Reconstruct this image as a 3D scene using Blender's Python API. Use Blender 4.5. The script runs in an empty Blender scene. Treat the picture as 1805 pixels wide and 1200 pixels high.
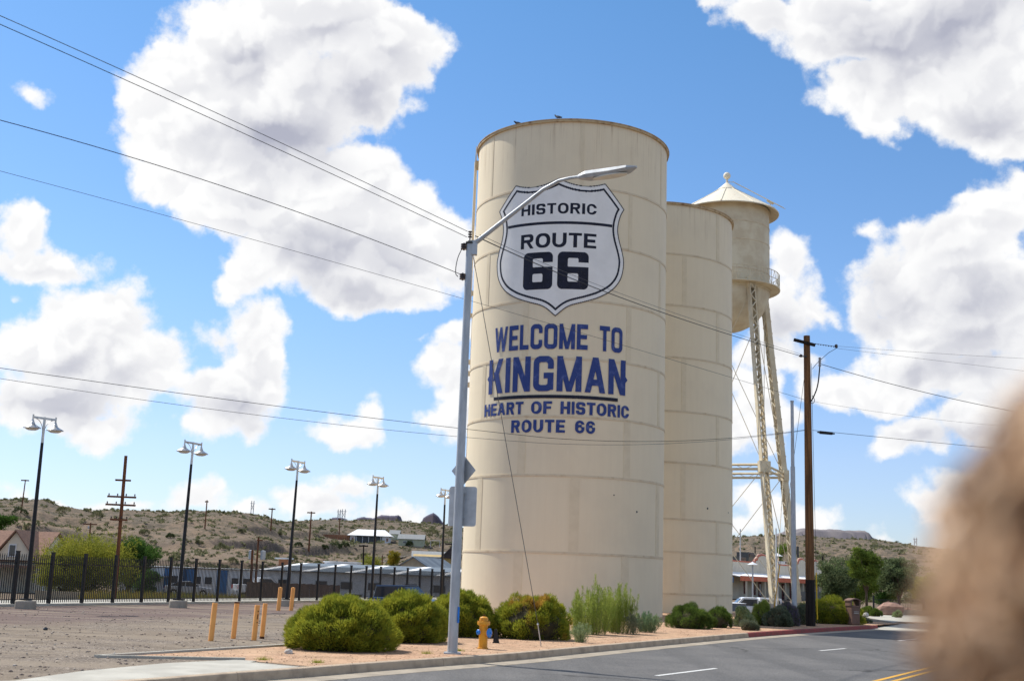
import bpy, math, random
import numpy as np
from mathutils import Vector, Matrix
random.seed(7)
RNG = np.random.default_rng(11)
R = math.radians
SC = bpy.context.scene
COL = SC.collection

# ------------------------------------------------------------------ camera, light, exposure
FPX, TH, RHO, HC = 2106.0, 0.1945, 0.035, 1.70
PW, PH = 1805.0, 1200.0
cf = np.array([0, math.cos(TH), math.sin(TH)])
cr0 = np.array([1.0, 0, 0]); cu0 = np.array([0, -math.sin(TH), math.cos(TH)])
cr = math.cos(RHO)*cr0 + math.sin(RHO)*cu0
cu = -math.sin(RHO)*cr0 + math.cos(RHO)*cu0
cd = bpy.data.cameras.new('camera'); cam = bpy.data.objects.new('camera', cd); COL.objects.link(cam)
m = Matrix(((cr[0], cu[0], -cf[0], 0), (cr[1], cu[1], -cf[1], 0), (cr[2], cu[2], -cf[2], HC), (0, 0, 0, 1)))
cam.matrix_world = m
cd.sensor_width = 36; cd.lens = FPX/PW*36; cd.clip_start = 0.05; cd.clip_end = 20000
cd.dof.use_dof = True; cd.dof.focus_distance = 50; cd.dof.aperture_fstop = 2.0
SC.camera = cam

SUN_H = (-0.81, 0.586); SUN_EL = R(50)
sd = Vector((SUN_H[0]*math.cos(SUN_EL), SUN_H[1]*math.cos(SUN_EL), math.sin(SUN_EL))).normalized()
sl = bpy.data.lights.new('sun', 'SUN'); sun = bpy.data.objects.new('sun', sl); COL.objects.link(sun)
sl.energy = 4.9; sl.angle = R(0.55); sl.color = (1.0, 0.95, 0.87)
sun.rotation_euler = sd.to_track_quat('Z', 'Y').to_euler()
SC.view_settings.view_transform = 'Standard'; SC.view_settings.look = 'None'
SC.view_settings.gamma = 1; SC.view_settings.use_curve_mapping = False
SC.view_settings.exposure = 0.2
SC.cycles.max_bounces = 6; SC.cycles.diffuse_bounces = 3; SC.cycles.glossy_bounces = 2
SC.cycles.transmission_bounces = 3; SC.cycles.transparent_max_bounces = 4

def ray(x, y):
    d = cf*FPX + cr*(x-PW/2) - cu*(y-PH/2)
    return d/np.linalg.norm(d)
def at(x, y, Y):
    d = ray(x, y); p = d*(Y/d[1]); return (float(p[0]), float(p[1]), float(p[2]+HC))
def gnd(x, y, z=0.0):
    d = ray(x, y); p = d*((z-HC)/d[2]); return (float(p[0]), float(p[1]), z)

# ------------------------------------------------------------------ node helpers
class NT:
    def __init__(s, nt): s.nt = nt; s.n = nt.nodes; s.l = nt.links
    def add(s, t, **kw):
        n = s.n.new(t)
        for k, v in kw.items(): setattr(n, k, v)
        return n
    def put(s, sock, v):
        if v is None: return
        if isinstance(v, bpy.types.NodeSocket): s.l.new(v, sock)
        else:
            try: sock.default_value = v
            except Exception: sock.default_value = tuple(v)+(1,)
    def math(s, op, a, b=None, c=None, clamp=False):
        n = s.add('ShaderNodeMath', operation=op, use_clamp=clamp)
        s.put(n.inputs[0], a); s.put(n.inputs[1], b)
        if c is not None: s.put(n.inputs[2], c)
        return n.outputs[0]
    def vm(s, op, a, b=None, out=0):
        n = s.add('ShaderNodeVectorMath', operation=op)
        s.put(n.inputs[0], a)
        if op == 'SCALE': s.put(n.inputs['Scale'], b)
        elif b is not None: s.put(n.inputs[1], b)
        return n.outputs['Value'] if op in ('LENGTH', 'DISTANCE', 'DOT_PRODUCT') else n.outputs[0]
    def maprange(s, v, a, b, c=0.0, d=1.0, smooth=True):
        n = s.add('ShaderNodeMapRange'); n.interpolation_type = 'SMOOTHSTEP' if smooth else 'LINEAR'
        s.put(n.inputs['Value'], v)
        for k, x in (('From Min', a), ('From Max', b), ('To Min', c), ('To Max', d)): s.put(n.inputs[k], x)
        return n.outputs[0]
    def mixc(s, f, a, b, mode='MIX'):
        n = s.add('ShaderNodeMix', data_type='RGBA', blend_type=mode)
        s.put(n.inputs[0], f); s.put(n.inputs[6], a); s.put(n.inputs[7], b)
        return n.outputs[2]
    def noise(s, vec, scale, detail=4, rough=0.55, color=False):
        n = s.add('ShaderNodeTexNoise'); s.put(n.inputs['Vector'], vec)
        n.inputs['Scale'].default_value = scale; n.inputs['Detail'].default_value = detail
        n.inputs['Roughness'].default_value = rough
        return n.outputs['Color' if color else 'Fac']
    def voronoi(s, vec, scale, feature='F1', out='Distance', rand=1.0, detail=0.0):
        n = s.add('ShaderNodeTexVoronoi', feature=feature); s.put(n.inputs['Vector'], vec)
        n.inputs['Scale'].default_value = scale; n.inputs['Randomness'].default_value = rand
        if detail and 'Detail' in n.inputs: n.inputs['Detail'].default_value = detail
        return n.outputs[out]
    def mapping(s, vec, scale=(1, 1, 1), loc=(0, 0, 0), rot=(0, 0, 0)):
        n = s.add('ShaderNodeMapping'); s.put(n.inputs['Vector'], vec)
        n.inputs['Scale'].default_value = scale; n.inputs['Location'].default_value = loc
        n.inputs['Rotation'].default_value = rot
        return n.outputs[0]

# ------------------------------------------------------------------ sky with cumulus clouds (by direction)
CLOUDS = [
 (430,75,135,75),(560,55,190,80),(690,90,100,85),(320,140,90,75),(320,230,110,95),(480,190,190,110),(640,180,110,65),(730,130,55,55),
 (250,265,45,32),(290,300,60,50),(430,320,160,115),(590,320,130,100),(560,420,170,105),(700,430,120,90),(640,500,160,42),(790,440,70,75),
 (270,345,16,26),(335,405,16,32),(430,478,45,45),(400,510,50,24),(400,395,40,30),(720,350,60,60),(650,260,30,40),
 (440,590,62,65),(370,610,45,40),(450,650,68,60),(400,700,115,65),(345,755,72,26),(450,755,60,25),
 (40,405,55,48),(90,460,108,36),(25,460,70,36),(30,520,24,28),
 (150,600,130,100),(60,600,80,60),(200,550,60,45),(220,650,95,75),(90,690,130,70),(150,745,110,36),(280,620,40,45),(20,690,60,50),
 (70,155,24,22),(610,762,68,27),(590,740,26,20),(652,728,18,20),
 (800,590,38,42),(795,645,40,50),(830,700,60,60),(790,740,40,24),(760,775,12,9),(752,600,14,7),
 (1260,10,60,16),(1360,35,95,42),(1450,80,85,52),(1560,60,190,70),(1700,110,190,105),(1520,150,95,55),(1560,205,55,40),(1620,160,90,60),(1750,200,120,75),
 (1700,20,200,80),(1520,10,150,45),(1790,120,90,90),(1785,240,50,50),(1560,250,16,20),(1470,175,40,28),
 (1790,330,60,50),(1740,390,90,60),(1680,450,120,62),(1610,500,105,62),(1700,560,160,90),(1560,560,62,70),(1620,640,110,62),(1740,660,120,60),(1530,530,30,40),
 (1625,765,115,42),(1570,790,62,24),(1720,750,110,60),(1535,425,26,11),(1590,690,40,24),
 (1400,470,52,50),(1430,530,45,50),(1380,560,70,60),(1350,620,60,55),(1410,640,40,50),(1330,700,55,60),(1390,745,35,30),(1300,780,50,50),(1470,545,25,20),
 (1475,690,90,32),(1560,700,60,36),
 (330,882,60,24),(365,862,26,24),(560,892,95,30),(610,866,46,32),(690,900,58,24),(235,888,44,20),(20,868,40,20),(160,884,44,18),(90,890,40,14),(450,900,50,16),
 (1430,925,44,32),(1545,942,38,24),(1620,890,80,32),(1700,870,70,50),(1330,880,50,24),(1300,930,50,24),(1370,905,50,24),(1360,800,60,30)]

w = bpy.data.worlds.new('World'); SC.world = w; w.use_nodes = True
w.node_tree.nodes.clear()
def cloud_group():
    """signed 'depth inside a cloud' for a (warped) sky direction"""
    g = bpy.data.node_groups.new('cloud_field', 'ShaderNodeTree')
    g.interface.new_socket('Vector', in_out='INPUT', socket_type='NodeSocketVector')
    g.interface.new_socket('Field', in_out='OUTPUT', socket_type='NodeSocketFloat')
    T = NT(g); gi = T.add('NodeGroupInput'); go = T.add('NodeGroupOutput')
    V = gi.outputs[0]
    sp = T.add('ShaderNodeSeparateXYZ'); T.put(sp.inputs[0], V)
    az = T.math('ARCTAN2', sp.outputs[0], sp.outputs[1])
    hyp = T.math('SQRT', T.math('ADD', T.math('MULTIPLY', sp.outputs[0], sp.outputs[0]), T.math('MULTIPLY', sp.outputs[1], sp.outputs[1])))
    el = T.math('ARCTAN2', sp.outputs[2], hyp)
    cb = T.add('ShaderNodeCombineXYZ'); T.put(cb.inputs[0], az); T.put(cb.inputs[1], el)
    P = cb.outputs[0]
    cur = None
    for ci, (x, y, rx, ry) in enumerate(CLOUDS):
        if ci and ci % 6 == 0:      # keeps the compiled shader's register use small
            P = T.add('ShaderNodeVectorMath', operation='MULTIPLY_ADD'); T.put(P.inputs[0], cur); P.inputs[1].default_value = (1e-7, 1e-7, 0); T.put(P.inputs[2], cb.outputs[0]); P = P.outputs[0]
        d = ray(x, y); a = math.atan2(d[0], d[1]); e = math.asin(d[2])
        k = math.hypot(math.hypot(x-PW/2, y-PH/2), FPX)/FPX
        sx = (rx+9)/FPX/k/math.cos(e); sy = (ry+7)/FPX/k
        mp = T.add('ShaderNodeVectorMath', operation='MULTIPLY_ADD'); T.put(mp.inputs[0], P); mp.inputs[1].default_value = (1/sx, 1/sy, 0); mp.inputs[2].default_value = (-a/sx, -e/sy, 0); mp = mp.outputs[0]
        ln = T.vm('LENGTH', mp)
        sz = min(math.sqrt(sx*sy), 0.06)
        b = T.math('MULTIPLY_ADD', ln, -sz, sz)
        cur = b if cur is None else T.math('SMOOTH_MAX', cur, b, 0.010)
    n2 = T.noise(T.mapping(V, (1, 1, 1.6), (3.1, 1.7, 0.4)), 2.6, 2, 0.5)
    gen = T.math('MULTIPLY_ADD', n2, 0.35, -0.35*0.52)
    outm = T.math('MAXIMUM', T.maprange(T.math('ABSOLUTE', az), 0.46, 0.56), T.maprange(el, 0.50, 0.60))
    gen = T.math('ADD', gen, T.math('MULTIPLY_ADD', outm, 0.5, -0.5))
    cur = T.math('MAXIMUM', cur, gen)
    T.put(go.inputs[0], cur)
    return g
CG = cloud_group()
W = NT(w.node_tree)
tc = W.add('ShaderNodeTexCoord'); V0 = W.vm('NORMALIZE', tc.outputs['Generated'])
def field(v):
    n = W.add('ShaderNodeGroup'); n.node_tree = CG; W.put(n.inputs[0], v); return n.outputs[0]
wc = W.noise(V0, 9.0, 6, 0.58, color=True)
V2 = W.vm('ADD', V0, W.vm('SCALE', W.vm('SUBTRACT', wc, (0.49, 0.49, 0.49)), 0.07))
SUNUP = (-0.006, 0.0, 0.012)
fa = field(V2); fb = field(W.vm('ADD', V2, SUNUP))
def puffs(v):      # cauliflower billows: rounded cells, two sizes
    a_ = W.voronoi(v, 20.0, 'F1', detail=2.0)
    return a_
p0 = puffs(V2); p1 = puffs(W.vm('ADD', V2, (-0.0045, 0.0, 0.009)))
nf = W.noise(V0, 48, 6, 0.66)
f0 = W.math('ADD', W.math('ADD', fa, W.math('MULTIPLY_ADD', p0, -0.022, 0.0160)), W.math('MULTIPLY_ADD', nf, 0.022, -0.011))
sky = W.add('ShaderNodeTexSky'); sky.sky_type = 'NISHITA'; sky.sun_disc = False
sky.sun_elevation = SUN_EL; sky.sun_rotation = math.atan2(SUN_H[0], SUN_H[1])
sky.altitude = 1000; sky.air_density = 1.0; sky.dust_density = 0.6; sky.ozone_density = 1.6
alpha = W.maprange(f0, -0.002, 0.011)
thick = W.maprange(fa, 0.000, 0.046)
emb = W.math('SUBTRACT', fa, fb)                       # rises towards the side away from the sun
litb = W.maprange(emb, -0.013, 0.009)                   # 1 on the sun side of a mass
embp = W.math('SUBTRACT', p1, p0)
litp = W.maprange(embp, -0.16, 0.18)
big = W.maprange(W.noise(V0, 6.5, 4, 0.55), 0.34, 0.64)
# thick, grey parts of the larger clouds (their flat undersides)
BASES = [(1650,55,240,75),(1560,130,120,40),(1740,215,110,45),(560,445,230,62),(640,510,170,36),(480,250,150,60),(620,160,110,50),(1560,520,70,60),(1720,640,170,34),(1640,780,120,20),(120,700,150,52),(90,640,70,30),(110,478,90,16),(420,735,110,22),(1400,590,80,50),(1760,520,100,40),(420,120,70,40)]
sp2 = W.add('ShaderNodeSeparateXYZ'); W.put(sp2.inputs[0], V2)
cb2 = W.add('ShaderNodeCombineXYZ'); W.put(cb2.inputs[0], W.math('ARCTAN2', sp2.outputs[0], sp2.outputs[1])); W.put(cb2.inputs[1], W.math('ARCSINE', sp2.outputs[2]))
bs = None
for x, y, rx, ry in BASES:
    d = ray(x, y); a = math.atan2(d[0], d[1]); e = math.asin(d[2]); k = math.hypot(math.hypot(x-PW/2, y-PH/2), FPX)/FPX
    sx = rx*1.25/FPX/k/math.cos(e); sy = ry*1.3/FPX/k
    mp = W.add('ShaderNodeVectorMath', operation='MULTIPLY_ADD'); W.put(mp.inputs[0], cb2.outputs[0]); mp.inputs[1].default_value = (1/sx, 1/sy, 0); mp.inputs[2].default_value = (-a/sx, -e/sy, 0)
    v_ = W.math('SUBTRACT', 1.0, W.vm('LENGTH', mp.outputs[0])); bs = v_ if bs is None else W.math('MAXIMUM', bs, v_)
bs = W.maprange(bs, 0.0, 0.75)
body = W.math('MULTIPLY', thick, W.math('MULTIPLY_ADD', litb, -0.62, 1.0))
body = W.math('MULTIPLY', body, W.math('MULTIPLY_ADD', big, 0.42, 0.25))
body = W.math('ADD', body, W.math('MULTIPLY', W.math('MULTIPLY', bs, thick), 0.54))
body = W.math('ADD', body, W.math('MULTIPLY', W.math('MULTIPLY_ADD', litp, -0.22, 0.09), W.maprange(f0, 0.002, 0.02)))
shade = W.math('ADD', body, W.math('MULTIPLY_ADD', nf, 0.08, -0.04), clamp=True)
ccol = W.mixc(shade, (1.0, 1.0, 1.0, 1), (0.45, 0.465, 0.56, 1))
zz = W.add('ShaderNodeSeparateXYZ'); W.put(zz.inputs[0], V0)
rp = W.add('ShaderNodeValToRGB'); W.put(rp.inputs[0], zz.outputs[2])
for q_, c_ in ((0.0, (.58, .63, .80)), (.10, (.72, .74, .88)), (.22, (.68, .82, .96)), (.50, (.54, .84, 1.0))):
    e_ = rp.color_ramp.elements.new(q_) if q_ not in (0.0,) else rp.color_ramp.elements[0]
    e_.color = c_+(1,)
rp.color_ramp.elements[-1].color = (.54, .84, 1.0, 1)
bg1 = W.add('ShaderNodeBackground'); W.put(bg1.inputs[0], W.mixc(1.0, sky.outputs[0], rp.outputs[0], 'MULTIPLY')); bg1.inputs[1].default_value = 0.148
bg2 = W.add('ShaderNodeBackground'); W.put(bg2.inputs[0], ccol); bg2.inputs[1].default_value = 0.88
mx = W.add('ShaderNodeMixShader'); W.put(mx.inputs[0], alpha); W.l.new(bg1.outputs[0], mx.inputs[1]); W.l.new(bg2.outputs[0], mx.inputs[2])
wo = W.add('ShaderNodeOutputWorld'); W.l.new(mx.outputs[0], wo.inputs[0])
w.cycles.sampling_method = 'MANUAL'; w.cycles.sample_map_resolution = 256

# ------------------------------------------------------------------ materials
def mat(name, col, rough=0.8, var=0.15, scale=3.0, bump=0.0, bscale=None, metal=0.0, spec=0.3, col2=None, stretch=(1, 1, 1), detail=5, coord='Object', lo=0.35, hi=0.65):
    mt = bpy.data.materials.new(name); mt.use_nodes = True
    T = NT(mt.node_tree); p = mt.node_tree.nodes['Principled BSDF']
    c = T.add('ShaderNodeTexCoord').outputs[coord]
    v = T.mapping(c, stretch)
    n = T.noise(v, scale, detail, 0.6)
    c2 = col2 if col2 else tuple(x*(1-var) for x in col)
    c1 = col if col2 else tuple(min(1, x*(1+var)) for x in col)
    f = T.maprange(n, lo, hi)
    T.put(p.inputs['Base Color'], T.mixc(f, tuple(c1)+(1,), tuple(c2)+(1,)))
    p.inputs['Roughness'].default_value = rough; p.inputs['Metallic'].default_value = metal
    p.inputs['Specular IOR Level'].default_value = spec
    if bump:
        b = T.add('ShaderNodeBump'); b.inputs['Strength'].default_value = bump; b.inputs['Distance'].default_value = 0.02
        T.put(b.inputs['Height'], T.noise(v, bscale or scale*6, 4, 0.6)); T.l.new(b.outputs[0], p.inputs['Normal'])
    return mt

def tank_mat():
    mt = bpy.data.materials.new('cream_tank_paint'); mt.use_nodes = True
    T = NT(mt.node_tree); p = mt.node_tree.nodes['Principled BSDF']
    c = T.add('ShaderNodeTexCoord').outputs['Object']
    st = T.noise(T.mapping(c, (3.2, 3.2, 0.16)), 1.6, 6, 0.65)
    bl = T.noise(c, 0.5, 4, 0.6)
    base = T.mixc(T.maprange(st, 0.35, 0.7), (0.81, 0.695, 0.495, 1), (0.79, 0.675, 0.478, 1))
    base = T.mixc(T.math('MULTIPLY', T.maprange(bl, 0.42, 0.72), 0.4), base, (0.71, 0.605, 0.435, 1))
    sm = T.noise(T.mapping(c, (5, 5, 1.2)), 4.0, 5, 0.7)
    base = T.mixc(T.math('MULTIPLY', T.maprange(sm, 0.64, 0.8), 0.22), base, (0.42, 0.29, 0.16, 1))
    zt_ = T.add('ShaderNodeSeparateXYZ'); T.put(zt_.inputs[0], c)
    run = T.noise(T.mapping(c, (2.6, 2.6, 0.10)), 2.2, 5, 0.7)
    base = T.mixc(T.math('MULTIPLY', T.math('MULTIPLY', T.maprange(run, 0.50, 0.72), T.maprange(T.math('ADD', zt_.outputs[2], T.math('MULTIPLY_ADD', sm, 3.0, -1.5)), 20.8, 24.0)), 0.55), base, (0.40, 0.27, 0.15, 1))
    T.put(p.inputs['Base Color'], base)
    p.inputs['Roughness'].default_value = 0.62; p.inputs['Specular IOR Level'].default_value = 0.25
    b = T.add('ShaderNodeBump'); b.inputs['Strength'].default_value = 0.30; b.inputs['Distance'].default_value = 0.03
    T.put(b.inputs['Height'], T.noise(T.mapping(c, (1.2, 1.2, 0.5)), 1.3, 3, 0.5)); T.l.new(b.outputs[0], p.inputs['Normal'])
    return mt
M_TANK = tank_mat()
M_SEAM = mat('cream_seam_paint', (0.68, 0.57, 0.40), 0.7, col2=(0.52, 0.39, 0.24), scale=2.5, lo=0.45, hi=0.8)
M_SPL = mat('seam_plate_paint', (0.765, 0.655, 0.465), 0.7, col2=(0.72, 0.61, 0.425), scale=2.5)
M_RIM = mat('rusty_rim', (0.55, 0.42, 0.25), 0.8, col2=(0.25, 0.13, 0.06), scale=3, lo=0.45, hi=0.75)
M_TOWER = mat('cream_tower_paint', (0.70, 0.62, 0.45), 0.65, col2=(0.60, 0.50, 0.34), scale=1.0)
M_CONE = mat('weathered_cone_paint', (0.78, 0.71, 0.56), 0.7, col2=(0.45, 0.30, 0.17), scale=2.2, lo=0.58, hi=0.82)
M_NAVY = mat('navy_letter_paint', (0.028, 0.055, 0.215), 0.6, col2=(0.085, 0.12, 0.32), scale=3.2, detail=8, lo=0.5, hi=0.7)
M_NAVY2 = mat('dark_navy_paint', (0.009, 0.010, 0.024), 0.55, var=0.3, scale=3)
M_WHITE = mat('white_shield_paint', (0.86, 0.845, 0.81), 0.6, col2=(0.80, 0.785, 0.75), scale=1.2)
M_BLACK = mat('black_paint', (0.014, 0.014, 0.016), 0.45, var=0.3, scale=4)
M_GALV = mat('galvanised_steel', (0.42, 0.44, 0.46), 0.5, var=0.12, scale=5, metal=0.35, stretch=(1, 1, .3))
M_GALV2 = mat('weathered_aluminium', (0.48, 0.50, 0.52), 0.5, var=0.10, scale=4, metal=0.4)
M_SILVER = mat('brushed_silver', (0.55, 0.54, 0.52), 0.32, var=0.08, scale=6, metal=0.85)
M_WIRE = mat('cable_black', (0.02, 0.02, 0.022), 0.6, var=0.1)
M_WIRE2 = mat('cable_grey', (0.08, 0.08, 0.085), 0.6, var=0.1)
M_INS = mat('brown_insulator', (0.05, 0.03, 0.025), 0.3, var=0.2, spec=0.5)
M_WOOD = mat('creosoted_wood', (0.24, 0.115, 0.045), 0.9, col2=(0.10, 0.048, 0.022), scale=2.5, bump=0.5, bscale=10, stretch=(6, 6, .25))
M_WOODB = mat('tarred_wood', (0.018, 0.013, 0.011), 0.9, var=0.4, scale=3, bump=0.4, stretch=(6, 6, .3))
M_WOODR = mat('reddish_pole_wood', (0.19, 0.075, 0.035), 0.9, col2=(0.09, 0.04, 0.022), scale=2.5, stretch=(6, 6, .25))
M_ASPH = None
M_ORANGE = mat('orange_bollard_paint', (0.90, 0.42, 0.12), 0.6, col2=(0.82, 0.36, 0.10), scale=3)
M_RUST = mat('rust', (0.12, 0.045, 0.02), 0.9, var=0.3, scale=8)
M_HYD = mat('yellow_hydrant_paint', (0.72, 0.34, 0.02), 0.45, col2=(0.55, 0.24, 0.02), scale=5, spec=0.45)
M_BLUE = mat('blue_cap_paint', (0.02, 0.20, 0.66), 0.4, var=0.12, scale=5, spec=0.45)
M_CONC = mat('concrete', (0.38, 0.34, 0.28), 0.9, col2=(0.29, 0.26, 0.215), scale=1.6, bump=0.25, bscale=30)
M_CONC2 = mat('pale_concrete', (0.46, 0.44, 0.38), 0.9, col2=(0.37, 0.35, 0.30), scale=1.3, bump=0.2, bscale=25)
M_KERB = mat('kerb_concrete', (0.47, 0.37, 0.265), 0.9, col2=(0.33, 0.255, 0.185), scale=3.0, bump=0.4, bscale=20, lo=.4, hi=.7)
M_GUT = mat('gutter_concrete', (0.36, 0.31, 0.24), 0.9, col2=(0.27, 0.23, 0.18), scale=2.0, bump=0.3, bscale=20)
M_RED = mat('red_kerb_paint', (0.30, 0.055, 0.05), 0.8, col2=(0.20, 0.06, 0.05), scale=4.0, bump=0.3, bscale=20)
M_WLINE = mat('white_road_paint', (0.62, 0.62, 0.60), 0.8, col2=(0.40, 0.40, 0.39), scale=7, lo=.5, hi=.8)
M_YLINE = mat('yellow_road_paint', (0.62, 0.33, 0.04), 0.8, col2=(0.42, 0.23, 0.05), scale=6, lo=.5, hi=.8)
M_GLASS = mat('window_glass', (0.03, 0.035, 0.045), 0.08, var=0.1, spec=0.8)
M_STUCCO = mat('beige_stucco', (0.64, 0.58, 0.46), 0.9, var=0.06, scale=1)
M_TERRA = mat('terracotta_trim', (0.62, 0.17, 0.09), 0.8, var=0.12, scale=2)
M_PINK = mat('pink_coping', (0.62, 0.36, 0.28), 0.8, var=0.1, scale=2)
M_DRED = mat('dark_red_door', (0.14, 0.022, 0.02), 0.6, var=0.1)
M_WWALL = mat('white_wall_paint', (0.66, 0.68, 0.70), 0.8, var=0.07, scale=1)
M_BWALL = mat('blue_wall_paint', (0.04, 0.15, 0.34), 0.7, var=0.1, scale=1)
M_ROOFM = mat('grey_metal_roof', (0.125, 0.155, 0.19), 0.9, col2=(0.19, 0.225, 0.26), scale=0.5, metal=0.0, spec=.04, stretch=(.2, 3, 1))
M_ROOFW = mat('white_roof', (0.80, 0.80, 0.79), 0.7, var=0.04, scale=1)
M_ROOFB = mat('brown_shingles', (0.26, 0.155, 0.11), 0.95, col2=(0.19, 0.11, 0.08), scale=4)
M_ROOFG = mat('grey_shingles', (0.24, 0.25, 0.25), 0.95, var=0.15, scale=3)
M_ROOFD = mat('dark_shingles', (0.05, 0.04, 0.04), 0.95, var=0.2, scale=3)
M_TANW = mat('tan_siding', (0.36, 0.30, 0.21), 0.9, var=0.12, scale=1)
M_YELW = mat('yellow_siding', (0.45, 0.33, 0.15), 0.9, var=0.1, scale=1)
M_GREENW = mat('pale_green_siding', (0.40, 0.42, 0.30), 0.9, var=0.1, scale=1)
M_BOARD = mat('brown_fence_board', (0.20, 0.135, 0.10), 0.9, col2=(0.14, 0.09, 0.065), scale=2, stretch=(4, 4, .4))
M_REDF = mat('red_brown_fence', (0.24, 0.11, 0.06), 0.9, var=0.15, scale=1)
M_CARW = mat('white_car_paint', (0.72, 0.74, 0.77), 0.25, var=0.02, spec=0.6)
M_CARB = mat('dark_blue_car_paint', (0.03, 0.06, 0.14), 0.25, var=0.05, spec=0.6)
M_CARS = mat('silver_car_paint', (0.42, 0.44, 0.47), 0.3, var=0.03, spec=0.6, metal=.3)
M_TYRE = mat('tyre_rubber', (0.02, 0.02, 0.02), 0.9, var=0.1)
M_TAIL = mat('red_tail_lamp', (0.45, 0.02, 0.02), 0.3, var=0.05, spec=.5)
M_BARK = mat('bark', (0.12, 0.09, 0.06), 0.95, var=0.3, scale=6, bump=.4)
M_TWIG = mat('dark_twig', (0.055, 0.045, 0.022), 0.95, var=0.3, scale=6)
M_ROCKW = mat('pale_rock', (0.46, 0.43, 0.39), 0.9, var=0.2, scale=5, bump=.5)
M_ROCKR = mat('reddish_boulder', (0.36, 0.22, 0.17), 0.9, col2=(0.24, 0.15, 0.12), scale=1.5, bump=.5)
M_BIN = mat('brown_bin_plastic', (0.17, 0.10, 0.075), 0.6, var=0.1, scale=3)
M_DARKGR = mat('dark_grey_metal', (0.06, 0.065, 0.07), 0.5, var=0.1)
M_YMARK = mat('yellow_guy_sleeve', (0.75, 0.50, 0.03), 0.5, var=0.1)
M_LENS = mat('pale_lens', (0.60, 0.58, 0.50), 0.25, var=0.05, spec=.6)

def foliage_mat(name, c1, c2, scale=3.0, trans=0.25, c3=None):
    mt = bpy.data.materials.new(name); mt.use_nodes = True
    T = NT(mt.node_tree); T.n.clear()
    c = T.add('ShaderNodeTexCoord').outputs['Object']
    col = T.mixc(T.maprange(T.noise(c, scale, 3, 0.6), 0.36, 0.64), c1+(1,), c2+(1,))
    if c3: col = T.mixc(T.maprange(T.noise(T.mapping(c, loc=(4.3, 2.2, 1)), 1.3, 2, 0.6), 0.56, 0.66), col, c3+(1,))
    fine = T.noise(c, scale*12, 2, 0.5)
    col = T.mixc(1.0, col, T.mixc(T.maprange(fine, .3, .7), (0.72, 0.72, 0.72, 1), (1.25, 1.25, 1.25, 1)), 'MULTIPLY')
    d = T.add('ShaderNodeBsdfDiffuse'); T.put(d.inputs[0], col)
    t = T.add('ShaderNodeBsdfTranslucent'); T.put(t.inputs[0], col)
    g = T.add('ShaderNodeMixShader'); g.inputs[0].default_value = trans
    T.l.new(d.outputs[0], g.inputs[1]); T.l.new(t.outputs[0], g.inputs[2])
    o = T.add('ShaderNodeOutputMaterial'); T.l.new(g.outputs[0], o.inputs[0])
    return mt
F_YG = foliage_mat('yellow_green_sprigs', (0.37, 0.37, 0.042), (0.21, 0.25, 0.034), 4.5, 0.40)
F_YGO = foliage_mat('yellowing_sprigs', (0.38, 0.38, 0.042), (0.20, 0.24, 0.032), 4.5, 0.40, (0.48, 0.29, 0.055))
F_DG = foliage_mat('dark_green_sprigs', (0.15, 0.22, 0.045), (0.09, 0.13, 0.03), 2.5, 0.3)
F_WEED = foliage_mat('weed_green', (0.25, 0.32, 0.065), (0.34, 0.39, 0.09), 2.0, 0.45)
F_BLUEG = foliage_mat('bluish_green_leaves', (0.20, 0.30, 0.17), (0.28, 0.34, 0.16), 2.0, 0.3)
F_SAGE = foliage_mat('sage_leaves', (0.20, 0.22, 0.14), (0.12, 0.145, 0.09), 2.0, 0.3)
F_PURP = foliage_mat('purple_flowers', (0.23, 0.18, 0.25), (0.16, 0.17, 0.12), 9.0, 0.3)
F_PALE = foliage_mat('pale_green_leaves', (0.36, 0.42, 0.22), (0.22, 0.29, 0.13), 3.0, 0.3)
F_PALO = foliage_mat('palo_verde_leaves', (0.31, 0.30, 0.045), (0.20, 0.22, 0.04), 0.7, 0.4)
F_TREE = foliage_mat('tree_green', (0.09, 0.17, 0.035), (0.055, 0.11, 0.028), 0.8, 0.25)
F_OAK = foliage_mat('dark_oak_green', (0.12, 0.16, 0.07), (0.18, 0.22, 0.11), 0.8, 0.25)
F_LIME = foliage_mat('bright_tree_green', (0.20, 0.26, 0.045), (0.12, 0.175, 0.04), 0.8, 0.3)
F_DES = foliage_mat('desert_bush_green', (0.17, 0.175, 0.085), (0.24, 0.23, 0.13), 0.15, 0.2)
F_DESD = foliage_mat('dark_desert_bush', (0.06, 0.085, 0.035), (0.09, 0.11, 0.05), 0.4, 0.2)

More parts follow.
